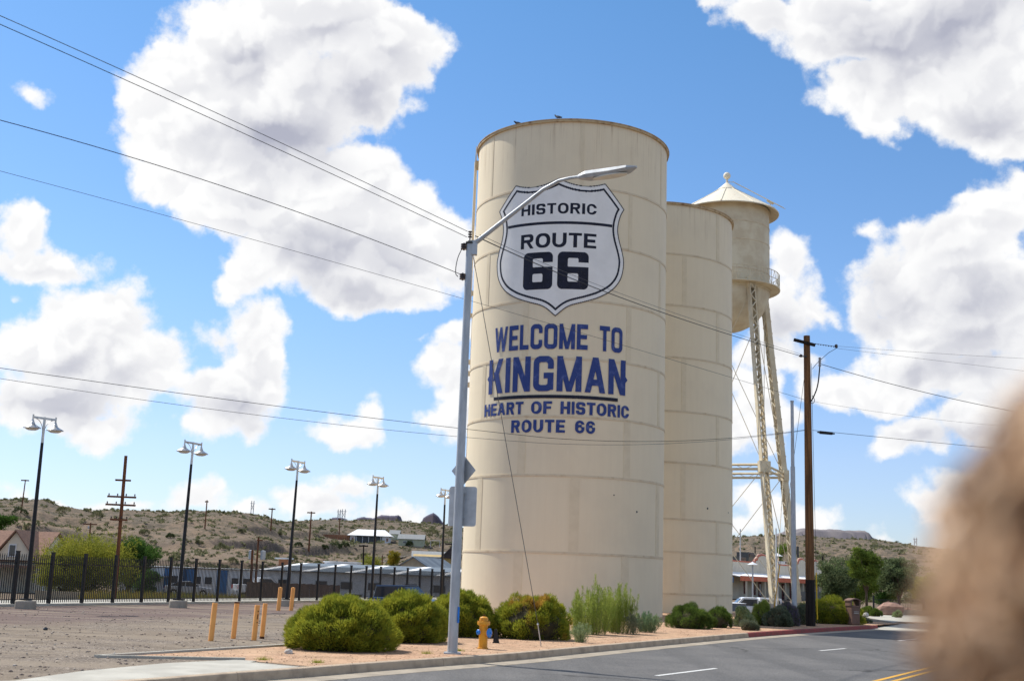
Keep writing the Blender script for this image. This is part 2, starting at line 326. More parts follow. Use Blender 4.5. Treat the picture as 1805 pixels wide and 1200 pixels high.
# ------------------------------------------------------------------ mesh helpers
def mesh_np(name, V, F):
    V = np.asarray(V, np.float32); F = np.asarray(F, np.int32)
    me = bpy.data.meshes.new(name); n = len(F); k = F.shape[1]
    me.vertices.add(len(V)); me.vertices.foreach_set('co', V.ravel())
    me.loops.add(n*k); me.loops.foreach_set('vertex_index', F.ravel())
    me.polygons.add(n); me.polygons.foreach_set('loop_start', np.arange(n, dtype=np.int32)*k)
    me.update(calc_edges=True); return me
class MB:
    def __init__(s): s.v = []; s.f = []
    def add(s, vs, fs):
        o = len(s.v); s.v += [tuple(map(float, p)) for p in vs]; s.f += [tuple(i+o for i in f) for f in fs]; return s
    def box(s, c, d, rz=0.0, rx=0.0, ry=0.0):
        Rm = Matrix.Rotation(rz, 3, 'Z') @ Matrix.Rotation(ry, 3, 'Y') @ Matrix.Rotation(rx, 3, 'X')
        vs = []
        for z in (-.5, .5):
            for x, y in ((-.5, -.5), (.5, -.5), (.5, .5), (-.5, .5)):
                vs.append(Vector(c) + Rm @ Vector((x*d[0], y*d[1], z*d[2])))
        return s.add(vs, [(3, 2, 1, 0), (4, 5, 6, 7), (0, 1, 5, 4), (1, 2, 6, 5), (2, 3, 7, 6), (3, 0, 4, 7)])
    def tube(s, pts, r, n=8, cap=True):
        pts = [Vector(p) for p in pts]; rs = r if isinstance(r, (list, tuple)) else [r]*len(pts)
        vs = []; prev = None
        for i, p in enumerate(pts):
            t = (pts[min(i+1, len(pts)-1)] - pts[max(i-1, 0)]).normalized()
            if prev is None:
                a = Vector((0, 0, 1)) if abs(t.z) < .95 else Vector((1, 0, 0))
                u = t.cross(a).normalized()
            else: u = (prev - t*prev.dot(t)).normalized()
            prev = u; v = t.cross(u)
            for k in range(n):
                an = 2*math.pi*k/n; vs.append(p + (u*math.cos(an)+v*math.sin(an))*rs[i])
        fs = [(i*n+k, i*n+(k+1) % n, (i+1)*n+(k+1) % n, (i+1)*n+k) for i in range(len(pts)-1) for k in range(n)]
        if cap: fs += [tuple(range(n-1, -1, -1)), tuple((len(pts)-1)*n+k for k in range(n))]
        return s.add(vs, fs)
    def lathe(s, prof, c=(0, 0, 0), n=24, M=None, a0=0.0, a1=2*math.pi):
        full = abs(a1-a0-2*math.pi) < 1e-6; m = n if full else n+1
        vs = []
        for (r, z) in prof:
            for k in range(m):
                a = a0+(a1-a0)*k/n; p = Vector((r*math.cos(a), r*math.sin(a), z))
                if M is not None: p = M @ p
                vs.append(p + Vector(c))
        fs = []
        for i in range(len(prof)-1):
            for k in range(n):
                k2 = (k+1) % m; fs.append((i*m+k, i*m+k2, (i+1)*m+k2, (i+1)*m+k))
        return s.add(vs, fs)
    def prism(s, poly, z0, z1):
        n = len(poly); vs = [(x, y, z0) for x, y in poly]+[(x, y, z1) for x, y in poly]
        return s.add(vs, [tuple(range(n-1, -1, -1)), tuple(range(n, 2*n))]+[(i, (i+1) % n, n+(i+1) % n, n+i) for i in range(n)])
    def extr(s, poly3, off):
        n = len(poly3); o = Vector(off); vs = [Vector(p) for p in poly3]; vs += [p+o for p in vs]
        return s.add(vs, [tuple(range(n-1, -1, -1)), tuple(range(n, 2*n))]+[(i, (i+1) % n, n+(i+1) % n, n+i) for i in range(n)])
    def build(s, name, mt, parent=None, smooth=False, loc=None, rot=None, kind=None, label=None, bevel=0):
        me = bpy.data.meshes.new(name); me.from_pydata(s.v, [], s.f); me.update()
        return link(me, name, mt, parent, smooth, loc, rot, kind, label, bevel)
def link(me, name, mt, parent=None, smooth=False, loc=None, rot=None, kind=None, label=None, bevel=0):
    if mt is not None and not me.materials: me.materials.append(mt)
    if smooth: me.polygons.foreach_set('use_smooth', [True]*len(me.polygons))
    o = bpy.data.objects.new(name, me); COL.objects.link(o)
    if parent is not None: o.parent = parent
    if loc is not None: o.location = loc
    if rot is not None: o.rotation_euler = rot
    if kind: o['kind'] = kind
    if label: o['label'] = label
    if bevel:
        b = o.modifiers.new('bevel', 'BEVEL'); b.width = bevel; b.segments = 2; b.limit_method = 'ANGLE'
    if smooth == 'auto':
        me.set_sharp_from_angle(angle=R(40))
    return o
def thing(name, label, cat, loc=(0, 0, 0), rz=0.0, group=None):
    o = bpy.data.objects.new(name, None); COL.objects.link(o); o.empty_display_size = .2
    o.location = loc; o.rotation_euler = (0, 0, rz); return tag(o, label, cat, group)
def tag(o, label, cat, group=None):
    o['label'] = label; o['category'] = cat
    if group: o['group'] = group
    return o
def struct(o, kind='structure'): o['kind'] = kind; return o
def dup(root, loc, rz=None, label=None, scale=None):
    def cp(o, par):
        c = o.copy(); COL.objects.link(c); c.parent = par
        for ch in o.children: cp(ch, c)
        return c
    r = cp(root, None); r.location = loc
    if rz is not None: r.rotation_euler = (0, 0, rz)
    if label: r['label'] = label
    if scale: r.scale = (scale,)*3 if not isinstance(scale, tuple) else scale
    return r

# value noise (numpy)
_perm = np.random.default_rng(5).random((256, 256))
def vnoise(x, y):
    xi = np.floor(x).astype(int); yi = np.floor(y).astype(int); fx = x-xi; fy = y-yi
    fx = fx*fx*(3-2*fx); fy = fy*fy*(3-2*fy)
    g = lambda a, b: _perm[a % 256, b % 256]
    return (g(xi, yi)*(1-fx)+g(xi+1, yi)*fx)*(1-fy)+(g(xi, yi+1)*(1-fx)+g(xi+1, yi+1)*fx)*fy
def fbm(x, y, o=4):
    s = 0; a = .5
    for i in range(o): s = s+a*vnoise(x*2**i+17*i, y*2**i+9*i); a *= .5
    return s
def sstep(a, b, x): t = np.clip((x-a)/(b-a), 0, 1); return t*t*(3-2*t)

# ------------------------------------------------------------------ ground shapes
KERB = [(-13.5, 8.5), (-9.5, 12.6), (-7.0, 15.6), (-5.3, 18.3), (-4.35, 20.1), (-3.63, 21.25), (-3.0, 22.35), (-2.2, 23.75), (-1.0, 25.6), (0.35, 27.8), (1.9, 30.9), (4.15, 35.2), (6.5, 39.6), (8.95, 44.1), (11.6, 48.6), (14.4, 53.1), (17.9, 58.4)]
RD = np.array([0.535, 0.845]); RN = np.array([0.845, -0.535])    # along the road, towards its far side
def resample(pts, step):
    P = np.array(pts, float); d = np.r_[0, np.cumsum(np.hypot(*np.diff(P, axis=0).T))]
    n = max(2, int(round(d[-1]/step))+1); t = np.linspace(0, d[-1], n)
    return np.stack([np.interp(t, d, P[:, 0]), np.interp(t, d, P[:, 1])], -1)
def chaikin(p, n=2):
    p = np.array(p, float)
    for _ in range(n):
        q = [p[0]]
        for a, b in zip(p[:-1], p[1:]): q += [a*.75+b*.25, a*.25+b*.75]
        q.append(p[-1]); p = np.array(q)
    return p
KP = chaikin(KERB, 2)
def offs(P, d):
    T = np.gradient(P, axis=0); T /= np.linalg.norm(T, axis=1)[:, None]
    return P+np.stack([T[:, 1], -T[:, 0]], -1)*d      # to the right of travel (road side)

# kerb line to the far side, beyond the driveway mouth
FAR = [(27.5, 71.0), (34, 80.5), (60, 117), (120, 200), (260, 380)]
ROADL = np.vstack([KP, [(20.8, 62.6), (24, 66.8)], FAR])
def terrain(X, Y):
    X = np.asarray(X, float); Y = np.asarray(Y, float)
    D = np.hypot(X, Y); A = np.arctan2(X, Y)
    A0 = np.clip(A, RAZ[0], RAZ[-1]); te = np.interp(A0, RAZ, RTE)
    fold = np.clip(np.abs(A)-0.55, 0, 3); te = te*(1-0.35*sstep(0, 1.0, fold))
    Dr = 560+240*sstep(-.24, -.12, A)+0*A
    Dr = Dr+90*(fbm(A*9+40, A*0+3, 2)-.4)
    t = np.clip((D-165)/(Dr-165), 0, 1)
    S = 1-(1-t)**1.55
    jit = (fbm(X/60+9, Y/60+4, 3)-.47)
    q = S+jit*.10
    cl = 0.12*sstep(.66, .675, q)+0.06*sstep(.80, .81, q)+.02*sstep(.5, .507, q)*sstep(-.22, -.15, A)
    S2 = np.clip(S*(1-.20)+cl, 0, 1)
    z = HC + D*(-.019*(1-S2)+te*S2)
    nz = (fbm(X/26, Y/26, 5)-.47)*4.2*np.clip(t*5, 0, 1)*(1-sstep(.85, 1, t)*.75)
    nz += (fbm(X/5, Y/5, 3)-.47)*0.9*np.clip(t*4, 0, 1)
    gul = np.abs(fbm(X/48+3, Y/48+8, 3)-.47)*-5*np.clip(t*3, 0, 1)*(1-sstep(.8, 1, t))
    z = z+nz+gul
    over = np.clip(D-Dr, 0, None); z = z-over*.05
    z = np.where(D > 2500, z*0-20, z)
    # low ground between lot and hill
    low = -1.3*np.ones_like(D)
    near = sstep(150, 175, D)
    z = low*(1-near)+z*near
    # level ground to the right (depot, park) and round the camera
    rr = sstep(-1, 3, X-12)*sstep(0, 1, 1.0-0*D)
    dip = sstep(74, 84, D)*(1-sstep(118, 134, D))*(1-sstep(.262, .285, A))*sstep(.02, .06, A)
    flat = -0.06-1.24*dip
    wr = sstep(.0, .05, A)*(1-sstep(190, 230, D))
    z = z*(1-wr)+flat*wr
    # left of the lot's edge the ground drops, elsewhere near the camera it stays just under the lot
    fx = -20.6+.385*(Y-44.8)
    nearlot = (1-sstep(0, 5, fx-X))*(1-sstep(92, 100, D))
    nearlot = np.maximum(nearlot, 1-sstep(24, 30, D))
    z = z*(1-nearlot)+(np.where(dip > .01, flat, -0.06))*nearlot
    # trench for the road
    k = np.clip(np.searchsorted(ROADL[:, 1], Y), 1, len(ROADL)-1)
    x0 = ROADL[k-1, 0]; x1 = ROADL[k, 0]; y0 = ROADL[k-1, 1]; y1 = ROADL[k, 1]
    kx = x0+(x1-x0)*(Y-y0)/(y1-y0)
    s = (X-kx)*.84
    z = np.where((s > -1.2) & (s < 19) & (Y < 380) & (Y > -60), np.minimum(z, -0.45), z)
    z = np.where((Y < 8.5), np.minimum(z, -0.45), z)
    return z
RIDGE = [(-400,880),(-150,872),(0,876),(75,879),(100,888),(130,893),(165,898),(200,895),(225,895),(290,900),(330,898),(375,897),(420,900),(450,904),(480,912),(503,920),(525,917),(560,916),(620,917),(700,918),(780,924),(816,930),(1000,936),(1200,942),(1290,946),(1330,944),(1400,943),(1500,950),(1560,953),(1640,964),(1720,972),(1900,980),(2300,985)]
RAZ = []; RTE = []
for x, y in RIDGE:
    d = ray(x, y); RAZ.append(math.atan2(d[0], d[1])); RTE.append(d[2]/math.hypot(d[0], d[1]))
RAZ = np.array(RAZ); RTE = np.array(RTE)
def tz(x, y): return float(terrain(np.array([x]), np.array([y]))[0])
def hit(px, py, lo=170, hi=1400):
    d = ray(px, py); s = np.arange(lo, hi, 1.0)/math.hypot(d[0], d[1])
    P = d[None, :]*s[:, None]; zt = terrain(P[:, 0], P[:, 1]); below = np.nonzero(P[:, 2]+HC < zt)[0]
    i = below[0] if len(below) else len(s)-1
    return (float(P[i, 0]), float(P[i, 1]), float(zt[i]))

def ground_mat():
    mt = bpy.data.materials.new('desert_ground'); mt.use_nodes = True
    T = NT(mt.node_tree); p = mt.node_tree.nodes['Principled BSDF']
    g = T.add('ShaderNodeNewGeometry'); P = g.outputs['Position']
    n1 = T.noise(P, 0.035, 6, 0.6); n2 = T.noise(P, 0.35, 5, 0.7); n3 = T.noise(P, 2.2, 3, 0.6)
    c = T.mixc(T.maprange(n1, .38, .62), (0.235, 0.172, 0.122, 1), (0.185, 0.146, 0.112, 1))
    c = T.mixc(T.math('MULTIPLY', T.maprange(n2, .45, .70), .75), c, (0.105, 0.095, 0.062, 1))
    c = T.mixc(T.math('MULTIPLY', T.maprange(n3, .55, .72), .7), c, (0.25, 0.195, 0.15, 1))
    c = T.mixc(T.math('MULTIPLY', T.maprange(T.noise(P, 1.1, 4, .7), .54, .66), .5), c, (0.060, 0.052, 0.043, 1))
    sp = T.add('ShaderNodeSeparateXYZ'); T.put(sp.inputs[0], g.outputs['Normal'])
    steep = T.maprange(T.math('ADD', sp.outputs[2], T.math('MULTIPLY_ADD', n2, .2, -.1)), .93, .80)
    c = T.mixc(steep, c, T.mixc(T.maprange(n3, .4, .6), (0.075, 0.062, 0.055, 1), (0.17, 0.13, 0.105, 1)))
    far = T.add('ShaderNodeVectorMath', operation='LENGTH'); T.put(far.inputs[0], P)
    up = T.maprange(T.math('ADD', far.outputs['Value'], T.math('MULTIPLY_ADD', n1, 240, -120)), 330, 500)
    c = T.mixc(T.math('MULTIPLY', up, T.maprange(n2, .38, .58)), c, (0.108, 0.094, 0.072, 1))
    T.put(p.inputs['Base Color'], c); p.inputs['Roughness'].default_value = 1; p.inputs['Specular IOR Level'].default_value = 0.05
    b = T.add('ShaderNodeBump'); b.inputs['Strength'].default_value = .8; b.inputs['Distance'].default_value = .5
    T.put(b.inputs['Height'], T.noise(P, 1.2, 4, .7)); T.l.new(b.outputs[0], p.inputs['Normal'])
    return mt
def make_terrain():
    a_f = np.linspace(-.50, .50, 760); a_o = np.linspace(.50, 2*math.pi-.50, 150)[1:-1]
    az = np.r_[a_f, a_o]
    D = np.r_[[.5, 3, 6], np.linspace(8, 150, 110), np.geomspace(151, 1300, 280)[1:], np.geomspace(1400, 9000, 14)]
    AA, DD = np.meshgrid(az, D); X = DD*np.sin(AA); Y = DD*np.cos(AA)
    Z = terrain(X, Y)
    na = len(az); nd = len(D)
    V = np.stack([X, Y, Z], -1).reshape(-1, 3)
    i = np.arange(nd-1)[:, None]; j = np.arange(na)[None, :]; j2 = (j+1) % na
    F = np.stack([i*na+j, i*na+j2+0*i, (i+1)*na+j2, (i+1)*na+j], -1).reshape(-1, 4)
    F = F[:, ::-1]
    me = mesh_np('desert_terrain', V, F)
    o = link(me, 'desert_terrain', ground_mat(), smooth=True); struct(o)
make_terrain()

def sheet_from_polys(name, poly, z, mt, kind='structure', parent=None):
    from mathutils.geometry import tessellate_polygon
    pts = [Vector((p[0], p[1], 0)) for p in poly]
    tri = tessellate_polygon([pts])
    me = bpy.data.meshes.new(name); fs = []
    for t in tri:
        a, b, c = [pts[i] for i in t]
        fs.append(t if (b-a).cross(c-a).z > 0 else (t[0], t[2], t[1]))
    me.from_pydata([(p.x, p.y, z) for p in pts], [], fs); me.update()
    o = link(me, name, mt, parent); struct(o, kind) if parent is None else None
    return o
def gravel_mat(name, cols, sc1, patch, bump=.6, dist=.03):
    mt = bpy.data.materials.new(name); mt.use_nodes = True
    T = NT(mt.node_tree); p = mt.node_tree.nodes['Principled BSDF']
    P = T.add('ShaderNodeNewGeometry').outputs['Position']
    vc = T.voronoi(P, sc1, 'F1', 'Color'); vd = T.voronoi(P, sc1, 'F1', 'Distance')
    sp = T.add('ShaderNodeSeparateXYZ'); T.put(sp.inputs[0], vc)
    c = T.mixc(sp.outputs[0], cols[0]+(1,), cols[1]+(1,))
    c = T.mixc(T.maprange(sp.outputs[1], .80, .86), c, cols[2]+(1,))
    n = T.noise(P, .22, 5, .65)
    c = T.mixc(T.maprange(n, .42, .60), c, T.mixc(.75, c, patch+(1,)))
    n4 = T.noise(P, 1.7, 5, .7)
    c = T.mixc(1.0, c, T.mixc(T.maprange(n4, .3, .7), (.78, .78, .78, 1), (1.18, 1.18, 1.18, 1)), 'MULTIPLY')
    T.put(p.inputs['Base Color'], c); p.inputs['Roughness'].default_value = .95; p.inputs['Specular IOR Level'].default_value = .1
    b = T.add('ShaderNodeBump'); b.inputs['Strength'].default_value = bump; b.inputs['Distance'].default_value = dist
    T.put(b.inputs['Height'], T.math('MULTIPLY', vd, -1.0)); T.l.new(b.outputs[0], p.inputs['Normal'])
    return mt
def lot_mat():
    mt = gravel_mat('lot_gravel', ((0.120, 0.098, 0.080), (0.205, 0.168, 0.132), (0.33, 0.28, 0.23)), 30, (0.20, 0.160, 0.118), .25, .02)
    T = NT(mt.node_tree); p = mt.node_tree.nodes['Principled BSDF']
    old = p.inputs['Base Color'].links[0].from_socket
    g = T.add('ShaderNodeNewGeometry').outputs['Position']
    # distance to the fence line; a band of purple-brown gravel lies along it
    dt = T.vm('DOT_PRODUCT', g, (0.933, -0.359, 0))
    off = T.math('ADD', dt, 0.933*17.9+0.359*44.8)
    nn = T.noise(g, .5, 4, .6)
    f = T.maprange(T.math('ADD', off, T.math('MULTIPLY_ADD', nn, 4, -2)), 10.5, 7.5)
    pur = T.mixc(.70, old, (0.120, 0.082, 0.078, 1))
    c = T.mixc(f, old, pur)
    # wheel tracks
    tr = T.noise(T.mapping(g, (.12, .9, 1), rot=(0, 0, R(18))), 1.0, 4, .6)
    c = T.mixc(T.math('MULTIPLY', T.maprange(tr, .48, .62), .75), c, (0.25, 0.205, 0.155, 1))
    T.put(p.inputs['Base Color'], c); return mt

# gravel lot, one sheet to the left of the kerb
kin = offs(KP, -0.16)
lot = [tuple(p) for p in kin] + [(20.5, 62.9), (22, 74), (12, 79), (9.5, 84), (6, 96), (-1.0, 93), (-16, 62), (-21.6, 47), (-32, 19), (-60, 8), (-60, -5), (-20, 2)]
sheet_from_polys('gravel_lot', lot, 0.0, lot_mat())
bedpoly = [tuple(p) for p in kin if p[1] > 21.9] + [(20.4, 62.7), (19, 66), (14, 76), (8, 84), (-2, 72), (-3.6, 56), (-3.9, 40), (-4.66, 27.84), (-7.25, 22.5), (-4.85, 22.95)]
M_BED = gravel_mat('orange_landscape_gravel', ((0.40, 0.235, 0.145), (0.52, 0.35, 0.235), (0.26, 0.16, 0.105)), 26, (0.46, 0.31, 0.20), .5, .02)
sheet_from_polys('gravel_bed', bedpoly, 0.006, M_BED)

def asphalt():
    mt = bpy.data.materials.new('asphalt'); mt.use_nodes = True
    T = NT(mt.node_tree); p = mt.node_tree.nodes['Principled BSDF']
    P = T.add('ShaderNodeNewGeometry').outputs['Position']
    n = T.noise(P, .35, 5, .6); f = T.noise(P, 28, 2, .6)
    c = T.mixc(T.maprange(n, .35, .65), (0.135, 0.130, 0.125, 1), (0.105, 0.102, 0.100, 1))
    lanes = T.noise(T.mapping(P, (1.1, .05, 1), rot=(0, 0, R(32.3))), 1.0, 3, .5)
    c = T.mixc(T.math('MULTIPLY', T.maprange(lanes, .45, .65), .6), c, (0.085, 0.083, 0.082, 1))
    c = T.mixc(1.0, c, T.mixc(T.maprange(f, .3, .7), (.7, .7, .7, 1), (1.3, 1.3, 1.3, 1)), 'MULTIPLY')
    # sealed cracks
    wv = T.vm('ADD', P, T.vm('SCALE', T.noise(P, .8, 3, .6, color=True), 1.3))
    cr_ = T.voronoi(wv, .16, 'DISTANCE_TO_EDGE', 'Distance')
    msk = T.maprange(T.noise(P, .12, 2, .5), .45, .55)
    c = T.mixc(T.math('MULTIPLY', T.math('MULTIPLY', T.maprange(cr_, .012, .004), .75), msk), c, (0.035, 0.033, 0.032, 1))
    T.put(p.inputs['Base Color'], c); p.inputs['Roughness'].default_value = .85; p.inputs['Specular IOR Level'].default_value = .25
    b = T.add('ShaderNodeBump'); b.inputs['Strength'].default_value = .4; b.inputs['Distance'].default_value = .01
    T.put(b.inputs['Height'], f); T.l.new(b.outputs[0], p.inputs['Normal'])
    return mt
gut = offs(KP, 0.62)
farside = [(260+16.5, 380-8), (120+15, 200-8), (60+14, 117-8.6), (48, 79), (27, 44), (8, 13), (-2, -5), (-40, -50), (-70, -40), (-30, -2), (-16.0, 6.5)]
roadpoly = [tuple(p) for p in gut] + [(21.6, 62.2), (24.6, 66.4), (28, 70.6), (34.5, 80.2), (60.5, 116.6), (120.5, 199.6), (260.5, 379.6)] + farside
M_ASPH = asphalt()
road = sheet_from_polys('road', roadpoly, -0.154, M_ASPH)
# gutter pan
def strip(P, a, b, z0, z1, name, mt, parent=None):
    A = offs(P, a); B = offs(P, b); n = len(P)
    V = np.r_[np.c_[A, np.full(n, z0)], np.c_[B, np.full(n, z1)]]
    F = np.array([(i, i+n, i+n+1, i+1) for i in range(n-1)])[:, ::-1]
    F = F[:, ::-1]
    me = mesh_np(name, V, F); o = link(me, name, mt, parent); return o
struct(strip(KP, 0.0, 0.64, -0.145, -0.150, 'gutter', M_GUT))
# kerb: sections of 3 m with a joint between them
kerb = thing('kerb', 'x', 'x'); del kerb['label']; del kerb['category']; struct(kerb)
KR = resample(KP, 0.25); acc = 0; seg = []
prof = [(-.17, -.2), (-.17, .0), (-.15, .012), (-.045, .012), (-.012, .0), (0.0, -.03), (.02, -.2)]
def kerb_section(P, mt):
    A = [offs(P, o) for o, _ in prof]; n = len(P); k = len(prof)
    V = np.concatenate([np.c_[A[j], np.full(n, prof[j][1])] for j in range(k)])
    F = [(j*n+i, (j+1)*n+i, (j+1)*n+i+1, j*n+i+1) for j in range(k-1) for i in range(n-1)]
    mbk = MB(); mbk.v = [tuple(map(float, v)) for v in V]; mbk.f = [tuple(f[::-1]) for f in F]
    mbk.f += [tuple(j*n for j in range(k)), tuple(j*n+n-1 for j in range(k))[::-1]]
    return mbk.build('kerb_stone', mt, kerb)
i = 0
while i < len(KR)-2:
    j = min(i+12, len(KR)-1); P = KR[i:j+1].copy()
    if j-i >= 2:
        dirn = P[-1]-P[-2]; P[-1] = P[-1]-dirn/np.linalg.norm(dirn)*0.012
        kerb_section(P, M_RED if P[0][1] > 42.5 else M_KERB)
    i = j
# driveway apron in front and the driveway mouth at right
dpoly = [gnd(25,1200)[:2], gnd(146,1183)[:2], gnd(292,1169)[:2], gnd(417,1163)[:2], gnd(454,1165)[:2], (-4.55, 22.45)]
kq = [tuple(p) for p in kin if p[1] < 22.2 and p[1] > 9][::-1]
dpoly = dpoly + [(-4.0, 22.1), (-3.55, 21.75)] + kq[1:] + [(-13.5, 9.5), (-14, 12), (-9.5, 15.0)]
drive = sheet_from_polys('driveway', dpoly, 0.012, M_CONC2)
struct(MB().add([(12, 50, -.17), (26, 47, -.17), (46, 74, -.17), (30, 84, -.17), (17, 64, -.17)], [(0, 1, 2, 3, 4)]).build('driveway_base', M_CONC))
mouth = [(16.9, 57.3), (22.0, 57.0), (29.2, 69.5), (27.3, 71.4), (30, 76), (42, 86), (60, 100), (40, 104), (26, 84), (19.5, 69), (20.3, 63)]
dm = sheet_from_polys('driveway', mouth, -0.02, M_CONC2)
for v_ in dm.data.vertices:
    if v_.index < 3: v_.co.z = -.148
apron = [(27.6, 71.6), (31, 76.6), (44, 86), (62, 99), (80, 120), (62, 122), (56, 114)]
sheet_from_polys('pavement', apron, -0.02, M_CONC)
mb = MB()
kk = resample([(27.4, 71.3), (34, 80.7), (60, 117.2), (120, 200)], 2.0)
kerb2 = thing('kerb', 'x', 'x'); del kerb2['label']; del kerb2['category']; struct(kerb2)
for a, b in zip(kk[:24:2], kk[2:26:2]):
    c = (a+b)/2; L = np.hypot(*(b-a))-.015
    MB().box((c[0], c[1], -.07), (.17, L, .17), rz=-math.atan2(b[0]-a[0], b[1]-a[1])).build('kerb_stone', M_KERB, kerb2)
# far pavement on the camera's side
fp = [(60+14, 117-8.6), (48, 79), (27, 44), (8, 13), (-2, -5), (4, -9), (14, 9), (33, 40), (54, 75), (80, 105)]
MB().prism(fp[::-1] if False else fp, -.4, 0.0).build('pavement', M_CONC, kind='structure')
# road markings
def mark(a, b, wd, mt, name, z=-.149):
    a = np.array(a[:2]); b = np.array(b[:2]); d = (b-a)/np.linalg.norm(b-a); n = np.array([d[1], -d[0]])*wd/2
    o = MB().add([tuple(a-n)+(z,), tuple(a+n)+(z,), tuple(b+n)+(z,), tuple(b-n)+(z,)], [(0, 1, 2, 3)]).build(name, mt, road); return o
g = lambda x, y: np.array(gnd(x, y, -.149))
l1, l2, l3, l4, l5, l6 = [g(*p) for p in ((1157, 1190), (1262, 1177), (1445, 1146), (1490, 1142), (1584, 1128.5), (1618, 1125))]
mark(l1, l2, .11, M_WLINE, 'lane_dash'); mark(l3, l4, .11, M_WLINE, 'lane_dash'); mark(l5, l6, .11, M_WLINE, 'lane_dash')
ld = (l2-l1)[:2]; ld /= np.linalg.norm(ld); l0 = l1[:2]-ld*12.3; mark(l0, l0+ld*3, .11, M_WLINE, 'lane_dash')
ld2 = (l6-l3)[:2]; ld2 /= np.linalg.norm(ld2)
for q in range(1, 5): a = l5[:2]+ld2*12.2*q; mark(a, a+ld2*3, .11, M_WLINE, 'lane_dash')
for dx in (0, .34):
    a = g(1540, 1200)[:2]+np.array([dx, 0]); b = g(1636, 1176.5)[:2]+np.array([dx, 0]); d = (b-a)/np.linalg.norm(b-a)
    mark(a-d*25, a+d*62, .11, M_YLINE, 'centre_line')
# edging strip round the gravel bed
ed = thing('garden_edging', 'thin pale concrete edging strip meeting in a sharp corner round the orange gravel bed', 'edging')
for a, b in (((-7.33, 22.40), (-4.62, 27.9)), ((-7.33, 22.40), (-4.75, 22.97))):
    a = np.array(a); b = np.array(b); c = (a+b)/2
    MB().box((c[0], c[1], .022), (.10, np.hypot(*(b-a)), .05), rz=-math.atan2(b[0]-a[0], b[1]-a[1])).build('edging_strip', M_CONC2, ed)
# pale concrete strip under the fence
FO = np.array([-17.9+.0, 44.8]); FD = np.array([.385, 1.0])/math.hypot(.385, 1)
def fpt(s, off=0.0): p = FO+FD*s+np.array([FD[1], -FD[0]])*off; return p
s0, s1 = -26, 50
a, b = fpt(s0), fpt(s1); c = (a+b)/2
struct(MB().box((c[0]-1.25, c[1]+.45, .03), (3.1, s1-s0, .12), rz=-math.atan2(FD[0], FD[1])).build('concrete_strip', M_CONC2))

# loose stones
def stones(n, sampler, smin, smax, name, mt, seed):
    r = np.random.default_rng(seed); P = sampler(r, n); n = len(P)
    base = np.array([(1, 0, 0), (0, 1, 0), (-1, 0, 0), (0, -1, 0), (0, 0, .7), (0, 0, -.5)])
    tris = np.array([(0, 1, 4), (1, 2, 4), (2, 3, 4), (3, 0, 4), (1, 0, 5), (2, 1, 5), (3, 2, 5), (0, 3, 5)])
    s = (smin+(smax-smin)*r.random(n)**3)[:, None, None]
    V = base[None]*s*(1+.6*(r.random((n, 6, 3))-.5)); an = r.random(n)*6.28; ca, sa = np.cos(an), np.sin(an)
    V = np.stack([V[..., 0]*ca[:, None]-V[..., 1]*sa[:, None], V[..., 0]*sa[:, None]+V[..., 1]*ca[:, None], V[..., 2]], -1)
    V[..., 0] += P[:, 0, None]; V[..., 1] += P[:, 1, None]; V[..., 2] += P[:, 2, None]
    F = tris[None]+(np.arange(n)*6)[:, None, None]
    me = mesh_np(name, V.reshape(-1, 3), F.reshape(-1, 3)); o = link(me, name, mt); struct(o, 'stuff'); return o
def in_poly(P, poly):
    x, y = P[:, 0], P[:, 1]; ins = np.zeros(len(P), bool); q = np.array(poly); j = len(q)-1
    for i in range(len(q)):
        c = ((q[i, 1] > y) != (q[j, 1] > y)) & (x < (q[j, 0]-q[i, 0])*(y-q[i, 1])/(q[j, 1]-q[i, 1]+1e-12)+q[i, 0]); ins ^= c; j = i
    return ins
def samp_bed(r, n):
    D = 20+28*r.random(n)**1.3; A = r.uniform(-.34, .26, n); P = np.c_[D*np.sin(A), D*np.cos(A), np.full(n, .012)]
    return P[in_poly(P, bedpoly)]
def samp_lot(r, n):
    D = 18+30*r.random(n)**1.2; A = r.uniform(-.46, -.05, n); P = np.c_[D*np.sin(A), D*np.cos(A), np.full(n, .006)]
    return P[in_poly(P, lot) & ~in_poly(P, bedpoly) & ~in_poly(P, dpoly)]
M_ST1 = gravel_mat('bed_stones', ((0.40, 0.24, 0.15), (0.56, 0.40, 0.28), (0.24, 0.15, 0.10)), 9, (0.5, 0.34, 0.24), 0)
M_ST2 = gravel_mat('lot_stones', ((0.20, 0.15, 0.13), (0.32, 0.27, 0.23), (0.48, 0.44, 0.39)), 9, (0.26, 0.2, 0.16), 0)
stones(9000, samp_bed, .006, .020, 'gravel', M_ST1, 3)
stones(2600, samp_lot, .008, .045, 'gravel', M_ST2, 4)

